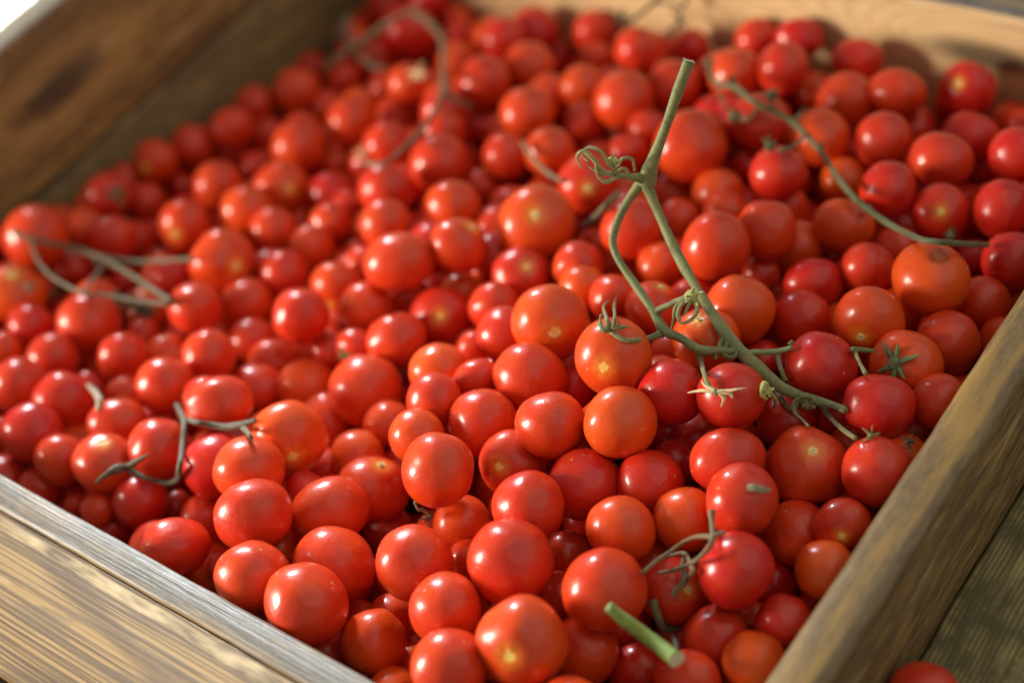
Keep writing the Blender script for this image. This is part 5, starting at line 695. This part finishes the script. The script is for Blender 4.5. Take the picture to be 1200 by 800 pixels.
# ------------------------------------------------------------------ vines
VINES = [
('vine_stalk','long forked green vine stalk standing up out of the tomatoes, cut end at top','vine',(0.14, 0.175, 0.062),[('stalk',[[0.0476,0.1163,0.0969,0.00297],[0.0452,0.1078,0.0861,0.00259],[0.042,0.0999,0.0733,0.00241],[0.0379,0.0922,0.0599,0.00264],[0.035,0.0867,0.05,0.00348],[0.0336,0.0837,0.0433,0.00411]]),('branch',[[0.0334,0.0842,0.0439,0.00309],[0.0411,0.0795,0.0304,0.00227],[0.0533,0.071,0.0195,0.00226],[0.0701,0.0606,0.0095,0.00245],[0.0851,0.0521,0.0022,0.00263],[0.0966,0.0459,-0.0023,0.00301],[0.1063,0.0421,-0.0053,0.00299],[0.1164,0.0397,-0.009,0.00297],[0.128,0.038,-0.0139,0.00277],[0.1395,0.0388,-0.0158,0.00236],[0.1529,0.0387,-0.014,0.00194],[0.163,0.0334,-0.007,0.00172]]),('branch',[[0.0319,0.0838,0.0448,0.00288],[0.0274,0.077,0.038,0.00227],[0.0251,0.0683,0.0312,0.00207],[0.0265,0.0588,0.0253,0.00207],[0.0326,0.0528,0.0208,0.00186],[0.0418,0.0479,0.0161,0.00205],[0.0527,0.0422,0.0124,0.00204],[0.0627,0.0363,0.0093,0.00222],[0.0707,0.0313,0.0069,0.00261],[0.0787,0.0318,0.0052,0.0022],[0.0855,0.0315,0.0025,0.00219],[0.0903,0.0324,0.0008,0.00239],[0.0953,0.0361,-0.0007,0.00199],[0.1023,0.0409,-0.003,0.00179]]),('pedicel',[[0.0323,0.083,0.0468,0.00185],[0.0302,0.0774,0.0519,0.00143],[0.0281,0.0718,0.057,0.00122],[0.0267,0.068,0.0613,0.00101]]),('calyx_bud',[0.0273,0.0716,0.066,0.00241,'yellow']),('sepal:olive',[[0.0293,0.0709,0.0597,0.00081],[0.0272,0.0685,0.067,0.001],[0.023,0.0681,0.0729,0.001],[0.0187,0.0674,0.0758,0.0008],[0.0169,0.0642,0.0736,0.0006],[0.0198,0.0634,0.0694,0.0006]]),('sepal:olive',[[0.0283,0.0681,0.0601,0.00081],[0.0253,0.0653,0.0663,0.001],[0.0215,0.0648,0.0719,0.001],[0.0178,0.0644,0.0759,0.0008],[0.0157,0.061,0.0738,0.0006],[0.0176,0.0587,0.0694,0.0004]]),('sepal:olive',[[0.0293,0.0691,0.0586,0.00081],[0.0279,0.064,0.0591,0.00101],[0.0253,0.0627,0.0632,0.0008],[0.0235,0.0634,0.0679,0.0006],[0.0244,0.0666,0.0708,0.0004]]),('sepal:olive',[[0.0302,0.0779,0.0536,0.00061],[0.0281,0.0773,0.0578,0.00061],[0.0269,0.0735,0.059,0.00061],[0.0288,0.0696,0.0579,0.00061]]),('sepal:olive',[[0.0306,0.0815,0.0529,0.00061],[0.03,0.0816,0.0591,0.00061],[0.0282,0.0778,0.0623,0.00061],[0.0289,0.0725,0.0626,0.0006]]),('sepal:olive',[[0.0295,0.0711,0.0612,0.00081],[0.027,0.0656,0.0623,0.0008],[0.0232,0.0623,0.066,0.0006],[0.0198,0.0624,0.0702,0.0004]]),('pedicel',[[0.0626,0.0384,0.0107,0.00141],[0.0694,0.0406,0.0155,0.0014],[0.0753,0.0435,0.0185,0.0016],[0.079,0.0455,0.0198,0.00179]]),('calyx_bud',[0.0795,0.045,0.0205,0.00318,'yellow']),('sepal:olive',[[0.0795,0.0435,0.0209,0.00099],[0.078,0.0377,0.0211,0.00099],[0.0778,0.0337,0.0187,0.00079],[0.08,0.0332,0.0166,0.00059]]),('sepal:olive',[[0.081,0.0438,0.02,0.00099],[0.085,0.0415,0.0181,0.00099],[0.0849,0.0366,0.0165,0.00079],[0.0819,0.0323,0.016,0.00059],[0.0795,0.0312,0.0171,0.0004]]),('sepal:olive',[[0.0775,0.0406,0.0205,0.00079],[0.0757,0.0364,0.0192,0.00099],[0.0762,0.0325,0.0163,0.00079],[0.0769,0.0288,0.0132,0.0004]]),('sepal:olive',[[0.0803,0.0424,0.021,0.00079],[0.0809,0.0377,0.0189,0.00079],[0.0797,0.0348,0.0178,0.0004]]),('pedicel',[[0.0695,0.0306,0.0059,0.00161],[0.0677,0.024,0.0087,0.0012],[0.0695,0.0121,0.019,0.00119],[0.065,0.0078,0.0224,0.00099],[0.059,0.0087,0.0241,0.00099]]),('node',[0.059,0.0075,0.027,0.00235]),('sepal',[[0.0598,0.0074,0.0281,0.00118],[0.0564,0.0105,0.0304,0.00098],[0.0357,0.0318,0.0083,0.00062],[0.0193,0.0519,-0.0122,0.00021]]),('sepal',[[0.0611,0.0082,0.0277,0.00118],[0.0601,0.012,0.0305,0.00098],[0.04,0.0345,0.0086,0.00062],[0.023,0.0544,-0.0119,0.00021]]),('sepal',[[0.0602,0.0066,0.0278,0.00098],[0.0571,0.0053,0.0289,0.00098],[0.0535,0.0079,0.0295,0.00079],[0.0531,0.0119,0.0289,0.00059]]),('sepal',[[0.0613,0.0078,0.0277,0.00117],[0.064,0.01,0.0267,0.00098],[0.0661,0.0133,0.0249,0.0002]]),('sepal',[[0.0592,0.0058,0.027,0.00078],[0.0561,0.0058,0.028,0.00078],[0.0526,0.0078,0.0274,0.00039]]),('pedicel',[[0.0884,0.0315,0.0003,0.0016],[0.0918,0.0277,-0.002,0.00119],[0.1084,0.009,0.0159,0.00096],[0.1138,0.0045,0.0155,0.00095],[0.1172,0.0033,0.0155,0.00114]]),('node',[0.1173,0.0036,0.0147,0.00227]),('sepal:pale',[[0.1173,0.0032,0.0158,0.00095],[0.1121,0.0045,0.0159,0.00076],[0.1082,0.0063,0.0157,0.00038]]),('sepal:pale',[[0.1166,0.0027,0.0153,0.00076],[0.1106,0.0019,0.0139,0.00057],[0.102,0.0025,0.0085,0.00039]]),('sepal:pale',[[0.1185,0.0033,0.0157,0.00095],[0.1218,0.006,0.0161,0.00076],[0.1256,0.007,0.0157,0.00075],[0.1287,0.0097,0.0154,0.00019]]),('sepal:pale',[[0.1194,0.0031,0.0151,0.00076],[0.1228,0.0048,0.0149,0.00076],[0.1249,0.0045,0.0128,0.00038]]),('sepal:pale',[[0.1191,0.003,0.0151,0.00076],[0.1215,0.0026,0.0126,0.00076],[0.122,-0.0,0.011,0.00038]]),('pedicel',[[0.0934,0.0436,-0.0013,0.001],[0.0951,0.0379,-0.0008,0.001],[0.0963,0.0324,-0.0024,0.0008]]),('pedicel',[[0.0966,0.0431,-0.0013,0.001],[0.0979,0.0376,-0.0017,0.001],[0.1008,0.0359,-0.0022,0.00119],[0.1035,0.0382,-0.0027,0.00099],[0.1027,0.0414,-0.0015,0.0008]]),('pedicel',[[0.1041,0.042,-0.0051,0.0016],[0.1116,0.0465,-0.0051,0.00139],[0.1194,0.0504,-0.0049,0.00139],[0.1258,0.0526,-0.0014,0.00118]]),('pedicel',[[0.1039,0.0699,-0.0327,0.00125],[0.1218,0.047,-0.0123,0.001],[0.1273,0.0419,-0.0129,0.00119]]),('pedicel',[[0.1031,0.0637,-0.0474,0.00168],[0.1235,0.0393,-0.0216,0.0014],[0.1289,0.036,-0.0227,0.00119],[0.1334,0.0355,-0.025,0.00099]]),('calyx_bud',[0.1334,0.019,0.0068,0.00228,'yellow']),('sepal:yellow',[[0.1339,0.0186,0.0086,0.00114],[0.1327,0.0178,0.0124,0.00095],[0.1341,0.0143,0.0109,0.00095],[0.1349,0.0147,0.0063,0.00057]]),('sepal:yellow',[[0.1343,0.0194,0.0057,0.00095],[0.1302,0.0275,-0.0095,0.00098],[0.1256,0.0308,-0.0226,0.0004]]),('calyx_bud',[0.1403,0.0376,-0.0177,0.00333,'olive']),('sepal',[[0.1418,0.0351,-0.0096,0.00117],[0.1378,0.0335,-0.0134,0.00117],[0.1398,0.028,-0.015,0.00097],[0.1466,0.023,-0.0122,0.00077],[0.1541,0.0174,-0.0047,0.00038]]),('sepal',[[0.1425,0.0354,-0.0096,0.00097],[0.1427,0.0384,-0.0161,0.00098],[0.1399,0.0406,-0.026,0.0004]]),('sepal',[[0.1386,0.0372,-0.0121,0.00098],[0.1367,0.0365,-0.0195,0.00079],[0.1363,0.0358,-0.0226,0.00039]]),('pedicel',[[0.1439,0.0429,-0.0228,0.00138],[0.1527,0.0356,-0.0191,0.00117],[0.1645,0.0265,-0.0117,0.00114],[0.1778,0.0164,-0.0004,0.00111]]),('calyx',[0.1831,0.0204,-0.0003,0.00407,'green','flat']),('pedicel',[[0.1233,0.0544,-0.0025,0.00099],[0.124,0.0567,-0.0016,0.00079]])]),
('vine_twig','thin knobbly vine lying across the upper right tomatoes','vine',(0.085, 0.1, 0.038),[('stalk',[[-0.0628,0.2734,-0.0511,0.0017],[-0.0572,0.2656,-0.0529,0.0017],[-0.0445,0.2568,-0.0487,0.00167],[-0.0271,0.2472,-0.0392,0.00205],[-0.0086,0.232,-0.0294,0.0018],[0.0011,0.2304,-0.0317,0.00179],[0.008,0.2342,-0.0376,0.00179],[0.0163,0.2359,-0.043,0.00179],[0.0263,0.2329,-0.0471,0.00178],[0.0373,0.228,-0.0511,0.00177],[0.0499,0.2157,-0.0465,0.00174],[0.0665,0.1984,-0.038,0.0017],[0.0861,0.1792,-0.0275,0.00165],[0.0971,0.1748,-0.0296,0.00182],[0.1125,0.1663,-0.0264,0.00161],[0.1303,0.1549,-0.0177,0.00156],[0.1471,0.1413,-0.0041,0.00152],[0.159,0.1467,-0.0068,0.00134],[0.1632,0.1757,-0.0326,0.00122]]),('calyx_bud',[-0.0647,0.2753,-0.0511,0.0026]),('calyx_bud',[-0.0471,0.2717,-0.0575,0.00258]),('pedicel',[[-0.0584,0.2686,-0.0568,0.00106],[-0.0483,0.2583,-0.0555,0.00084],[-0.0363,0.2455,-0.0514,0.00083],[-0.0337,0.242,-0.0557,0.00062]]),('pedicel',[[0.0154,0.2386,-0.0466,0.0008],[0.0186,0.242,-0.0415,0.0008],[-0.0163,0.2993,-0.0917,0.00065]]),('pedicel',[[0.006,0.2331,-0.0367,0.00119],[0.0053,0.2353,-0.0325,0.00119]]),('calyx_bud',[0.0019,0.2404,-0.0318,0.00316]),('pedicel',[[-0.0005,0.2298,-0.0329,0.00099],[-0.0038,0.2238,-0.0379,0.0008],[-0.0099,0.2226,-0.0381,0.001]]),('calyx_bud',[-0.0141,0.2237,-0.0388,0.00342]),('pedicel',[[0.0261,0.2331,-0.0479,0.00099],[0.0377,0.2017,-0.0277,0.00095],[0.034,0.1939,-0.0255,0.00095]]),('calyx_bud',[0.0278,0.1955,-0.0251,0.00302]),('pedicel',[[0.0361,0.2318,-0.0578,0.00119],[0.0363,0.2327,-0.0508,0.00118]]),('node',[0.0958,0.1776,-0.0331,0.00311]),('calyx_bud',[0.1333,0.1938,-0.053,0.00245])]),
('dry_vine','dull green branching vine over the tomatoes by the left wall','vine',(0.075, 0.075, 0.03),[('stalk',[[-0.3823,-0.0326,-0.0345,0.00174],[-0.3698,-0.0285,-0.0403,0.00174],[-0.3631,-0.0221,-0.0472,0.00175],[-0.3589,-0.0119,-0.0594,0.00177],[-0.3417,-0.0086,-0.0635,0.00176],[-0.3151,-0.0135,-0.0578,0.00172],[-0.2798,-0.0224,-0.0475,0.00167],[-0.2375,-0.0325,-0.0376,0.00161]]),('branch',[[-0.3521,-0.0047,-0.0694,0.00156],[-0.3243,-0.0018,-0.0661,0.00153],[-0.2947,0.0014,-0.0578,0.00129],[-0.2606,0.0052,-0.0463,0.00125]]),('branch',[[-0.3717,-0.0299,-0.0405,0.00109],[-0.3537,-0.0402,-0.0414,0.00107],[-0.3275,-0.0484,-0.0383,0.00126],[-0.2947,-0.053,-0.0326,0.00123],[-0.2804,-0.0455,-0.0376,0.00123],[-0.2621,-0.0392,-0.0405,0.00122],[-0.2402,-0.0331,-0.0409,0.00101]]),('pedicel',[[-0.2914,-0.052,-0.033,0.00123],[-0.3127,-0.0325,-0.0481,0.00127],[-0.3527,-0.0038,-0.0781,0.00134]]),('calyx',[-0.2908,-0.0274,-0.0708,0.00778,'dark','flat']),('calyx',[-0.2982,-0.0276,-0.0677,0.00572,'dark','curl']),('calyx',[-0.2859,-0.0255,-0.0751,0.00623,'dark','curl']),('calyx',[-0.3478,-0.0562,-0.0471,0.00519,'dark','flat']),('calyx',[-0.3669,-0.0375,-0.0784,0.00487,'dark','flat']),('node',[-0.3552,-0.0056,-0.0743,0.00245])]),
('vine_fragment','small brown broken vine piece above the front left rail','vine',(0.065, 0.062, 0.028),[('stalk',[[-0.1741,-0.0902,-0.0365,0.00161],[-0.1589,-0.0975,-0.0296,0.0018],[-0.1427,-0.106,-0.0192,0.00154],[-0.1329,-0.1169,-0.0187,0.0013],[-0.1204,-0.1294,-0.0151,0.00149],[-0.1269,-0.1315,-0.0272,0.00151],[-0.1347,-0.1337,-0.0324,0.00131],[-0.1413,-0.1354,-0.0321,0.00131]]),('branch',[[-0.1634,-0.0957,-0.0359,0.00182],[-0.1319,-0.1056,-0.0129,0.0013],[-0.1258,-0.1022,-0.0155,0.00152],[-0.1184,-0.0994,-0.0168,0.00173],[-0.1087,-0.0963,-0.014,0.00172],[-0.0967,-0.0927,-0.0078,0.00106]]),('pedicel',[[-0.1171,-0.0912,-0.0236,0.00153],[-0.0841,-0.1063,0.0029,0.00124],[-0.0794,-0.1086,0.0034,0.00082]]),('pedicel',[[-0.1412,-0.1347,-0.0329,0.00131],[-0.1441,-0.1382,-0.0283,0.00109],[-0.1515,-0.139,-0.0266,0.00131],[-0.1556,-0.14,-0.0241,0.00153]]),('sepal',[[-0.1553,-0.1398,-0.0242,0.00197],[-0.1559,-0.144,-0.0205,0.00174],[-0.1586,-0.1507,-0.0192,0.0013],[-0.1622,-0.1561,-0.0212,0.00065]]),('sepal',[[-0.1557,-0.1401,-0.0233,0.00175],[-0.1492,-0.1372,-0.0196,0.00108],[-0.1428,-0.1317,-0.0169,0.00043]])]),
('bent_vine','blurred bent vine over the tomatoes in the far corner','vine',(0.12, 0.095, 0.045),[('stalk',[[-0.3907,0.2418,-0.1162,0.00206],[-0.3797,0.2527,-0.109,0.00231],[-0.37,0.2653,-0.105,0.00231],[-0.358,0.2766,-0.098,0.0023],[-0.3441,0.284,-0.0894,0.00228],[-0.3334,0.2935,-0.0884,0.00252],[-0.3196,0.2913,-0.0911,0.00251],[-0.2992,0.2803,-0.0897,0.00223],[-0.2759,0.2604,-0.0812,0.00217],[-0.2489,0.2298,-0.0726,0.0021],[-0.2199,0.1983,-0.06,0.00225]]),('branch',[[-0.2213,0.1992,-0.0597,0.0018],[-0.2102,0.1773,-0.0549,0.00155],[-0.2061,0.1583,-0.0539,0.00153],[-0.1999,0.1376,-0.0479,0.00151],[-0.1928,0.1144,-0.0389,0.00126],[-0.2074,0.1105,-0.0416,0.00127]]),('branch',[[-0.2201,0.1994,-0.0601,0.0018],[-0.2152,0.2041,-0.0667,0.00181],[-0.2157,0.2142,-0.0797,0.00161]]),('calyx',[-0.2729,0.2286,-0.0787,0.00694,'pale','flat']),('calyx',[-0.2473,0.1406,-0.0705,0.00547,'pale','flat']),('pedicel',[[-0.3681,0.2668,-0.1056,0.00128],[-0.3627,0.2718,-0.1157,0.00129],[-0.3592,0.2754,-0.1254,0.00104]])]),
('cut_stalk','short thick bright green stalk with a pale cut end among the front tomatoes','stalk',(0.15, 0.26, 0.05),[('stalk',[[0.1351,-0.111,0.0103,0.00244],[0.1403,-0.1102,0.004,0.00298],[0.1475,-0.1092,-0.0028,0.00316],[0.1573,-0.1102,-0.0052,0.00332],[0.1669,-0.113,-0.003,0.00345]])]),
('dry_truss','dried truss of thin looping stems draped on a front tomato','vine',(0.14, 0.12, 0.05),[('stalk',[[0.1476,-0.0508,0.0102,0.00162],[0.1496,-0.0542,0.0096,0.00125],[0.1541,-0.0603,0.0113,0.00106],[0.1577,-0.0656,0.014,0.00123],[0.1578,-0.07,0.0129,0.00105],[0.1547,-0.0736,0.0089,0.00088],[0.1475,-0.0729,-0.0007,0.00089],[0.1403,-0.0754,-0.0065,0.0009],[0.1347,-0.0781,-0.0084,0.00073]]),('branch',[[0.1572,-0.0641,0.0137,0.00106],[0.146,-0.0611,0.0037,0.0009],[0.1392,-0.0628,-0.002,0.00091],[0.1362,-0.0681,-0.0034,0.00091],[0.1344,-0.0779,-0.0009,0.0009],[0.1358,-0.0876,0.0049,0.00089]]),('branch',[[0.1565,-0.0637,0.0133,0.00106],[0.1586,-0.0616,0.0138,0.00088],[0.1599,-0.0592,0.0129,0.00071]]),('branch',[[0.1386,-0.0643,-0.0103,0.0011],[0.1419,-0.0703,-0.0083,0.00109],[0.1451,-0.0735,-0.009,0.00127],[0.1461,-0.0767,-0.0099,0.00144],[0.1448,-0.0804,-0.0109,0.00126],[0.1445,-0.0833,-0.0129,0.00108]]),('branch',[[0.1303,-0.0721,-0.0089,0.00073],[0.1347,-0.0673,-0.0091,0.00091],[0.1399,-0.0653,-0.0071,0.00091],[0.1459,-0.0698,-0.0038,0.0009],[0.153,-0.0765,0.0031,0.00106],[0.1462,-0.0736,-0.01,0.0009]])]),
('withered_calyx','dark withered calyx fallen beside the cut green stalk','calyx',(0.09, 0.1, 0.045),[('stem',[[0.1365,-0.0877,-0.0152,0.00182],[0.1389,-0.0899,-0.0189,0.00182],[0.1408,-0.0912,-0.0244,0.00146],[0.1372,-0.087,-0.0372,0.0013]]),('calyx',[0.1398,-0.0861,-0.0371,0.00407,'dark','flat']),('sepal',[[0.1427,-0.0884,-0.0367,0.00111],[0.1592,-0.1044,-0.0106,0.00088],[0.1615,-0.1073,-0.01,0.00052]])]),
('curled_sepals','tiny curly dried calyx between two front tomatoes','calyx',(0.13, 0.15, 0.07),[('sepal',[[0.0198,-0.1018,0.0029,0.00058],[0.0149,-0.0985,-0.009,0.00059],[0.014,-0.0953,-0.0159,0.00079],[0.0152,-0.0932,-0.0197,0.00079]]),('calyx',[-0.0029,-0.0844,-0.0436,0.0033,'dark','flat'])]),
('vine_piece','thin green stem piece half buried behind the forked stalk','stem',(0.07, 0.09, 0.03),[('stem',[[-0.0618,0.13,-0.0599,0.00146],[-0.0433,0.1217,-0.0388,0.00166],[-0.0231,0.1125,-0.0144,0.0016],[-0.0411,0.143,-0.0378,0.00167]])]),
('twig','short brown bent stem beside an orange tomato near the top','stem',(0.18, 0.15, 0.07),[('stem',[[-0.1347,0.1729,-0.0533,0.00148],[-0.127,0.1678,-0.0556,0.00169],[-0.1139,0.1606,-0.0551,0.00167],[-0.0978,0.1521,-0.0509,0.00144],[-0.0813,0.1428,-0.0417,0.00121]])]),
('back_twig','thin dark twig leaning against the back wall','twig',(0.07, 0.065, 0.035),[('stem',[[-0.1486,0.306,-0.064,0.00114],[-0.1486,0.3186,-0.0662,0.00115],[-0.1459,0.3292,-0.0655,0.00138],[-0.1417,0.3388,-0.0611,0.00138]]),('branch',[[-0.1489,0.333,-0.0682,0.00116],[-0.1439,0.3432,-0.0715,0.00093],[-0.1344,0.3458,-0.0767,0.00116],[-0.1315,0.3519,-0.0693,0.00116]]),('calyx',[-0.137,0.3454,-0.0882,0.00742,'dark','flat']),('calyx',[-0.1689,0.325,-0.0767,0.00685,'dark','flat']),('branch',[[-0.1365,0.3435,-0.0881,0.00117],[-0.1345,0.33,-0.0835,0.00116],[-0.1289,0.315,-0.0768,0.00114]])]),
('broken_vine','thin green stem end beside the tomato with the green calyx','stem',(0.14, 0.175, 0.062),[('stem',[[0.1488,0.0663,-0.006,0.00118],[0.1514,0.072,-0.0112,0.00119],[0.1549,0.075,-0.0133,0.00099]]),('branch',[[0.1498,0.0673,-0.0084,0.00098],[0.1571,0.0592,-0.005,0.00097],[0.1654,0.0496,0.0022,0.00095]])]),
('green_calyx_scrap','dark green calyx scrap caught beside the right rail','calyx',(0.09, 0.1, 0.045),[('calyx',[0.19,0.0382,-0.0204,0.00379,'dark','flat'])]),
('leaf_scrap','small grey green leaf scrap on the scratched tomato by the right rail','leaf',(0.2, 0.21, 0.11),[('blade',[[0.1575,-0.0368,0.0147,0.00125],[0.16,-0.0354,0.0145,0.00161],[0.1624,-0.0337,0.0126,0.00143],[0.1639,-0.0295,0.0085,0.00054]])]),
('pale_scrap','pale dried stem scrap in shadow between left tomatoes','stem',(0.22, 0.19, 0.12),[('stem',[[-0.2324,-0.1034,-0.0342,0.00118],[-0.2172,-0.1081,-0.0285,0.00186],[-0.2008,-0.1151,-0.0202,0.00205],[-0.1987,-0.1198,-0.0225,0.00159]])]),
('dark_twig','dark dry twig under the bent vine by the corner','twig',(0.12, 0.12, 0.08),[('stem',[[-0.4098,0.2721,-0.1197,0.00193],[-0.3997,0.2747,-0.1113,0.00287],[-0.3955,0.2796,-0.1059,0.00318],[-0.4233,0.3071,-0.1226,0.00263]]),('branch',[[-0.3971,0.2779,-0.1113,0.00191],[-0.3742,0.2644,-0.1132,0.00189],[-0.3573,0.2592,-0.116,0.00218],[-0.3398,0.2555,-0.1134,0.00185]])])]
cutm, nt_, b_ = mat('cut_pith'); b_.inputs['Base Color'].default_value = (.62, .60, .38, 1); b_.inputs['Roughness'].default_value = .8
for vi, (name, lab, cat, col, parts) in enumerate(VINES):
    first = parts[0][1][0][:3] if isinstance(parts[0][1][0], list) else parts[0][1][:3]
    root = None
    if len(parts) > 1:
        root = empty(name, first); tag(root, lab, cat)
    for pi, (kind, a) in enumerate(parts):
        vs, fs = [], []; c3 = col
        if ':' in kind: kind, cc_ = kind.split(':'); c3 = CC[cc_]
        if isinstance(a[0], list):
            big = kind in ('stalk', 'branch')
            pts = [list(p) for p in a]
            if name in ('vine_stalk',) and kind == 'pedicel': pts[0][3] *= 1.3
            if kind == 'sepal':
                for q in pts[1:]:
                    for k in range(3): q[k] += random.uniform(-.0007, .0007)
                    q[3] *= random.uniform(.7, 1.4)
            tube(pts, 14 if big else 8, 7, .10 if big else .25, vs, fs, flat=.5 if kind == 'blade' else 1.)
        else:
            c, r = a[:3], a[3]; style = a[5] if len(a) > 5 else {'curled_calyx': 'curl', 'calyx_bud': 'bud', 'node': 'node'}.get(kind, 'flat')
            if len(a) > 4 and a[4] in CC: c3 = CC[a[4]]
            if style == 'bud': r *= 1.7
            if kind == 'node': blob(c, r * .8, vs, fs)
            elif style == 'curl':
                calyx_geo(c, r * 1.1, VIEW + Vector((-.6, .1, .2)), 'curl', 3, vs, fs, 6); c2 = Vector(c) + Vector((-.006, -.002, .004)); calyx_geo(c2, r * 1.0, VIEW, 'curl', 8, vs, fs, 6)
            else:
                nn = VIEW + Vector((random.uniform(-.5, .5), random.uniform(-.5, .5), random.uniform(0, .4)))
                if style == 'up': nn = Vector((-.1, .25, 1))
                if style == 'down': nn = Vector((.2, .6, .8))
                calyx_geo(c, r, nn, style, vi * 20 + pi, vs, fs)
        nm = {'curled_calyx': 'calyx', 'calyx_bud': 'calyx', 'node': 'node'}.get(kind, kind)
        me = mesh_from(nm, vs, fs)
        if root is None:
            o = link(name, me, M_VINE); tag(o, lab, cat)
        else:
            o = link(nm, me, M_VINE, root); o.location = -Vector(first)
        jit = random.uniform(.88, 1.12); o.color = (c3[0] * jit, c3[1] * jit, c3[2] * jit, 1)
        if (name == 'vine_stalk' and kind == 'stalk') or name == 'cut_stalk':
            e, e2 = (a[0], a[1]) if name == 'vine_stalk' else (a[-1], a[-2])
            d = (Vector(e[:3]) - Vector(e2[:3])).normalized(); u = d.orthogonal().normalized(); w = d.cross(u); cv = [Vector(e[:3]) + d * .0006]; cf = []
            for k in range(14):
                t = 2 * math.pi * k / 14; cv.append(Vector(e[:3]) + d * (.0003 + .0003 * math.sin(3 * t)) + (u * math.cos(t) + w * math.sin(t)) * e[3] * 1.04)
            for k in range(14): cf.append((0, 1 + k, 1 + (k + 1) % 14))
            cm = mesh_from('cut_end', cv, cf)
            ce = link('cut_end', cm, cutm, o)
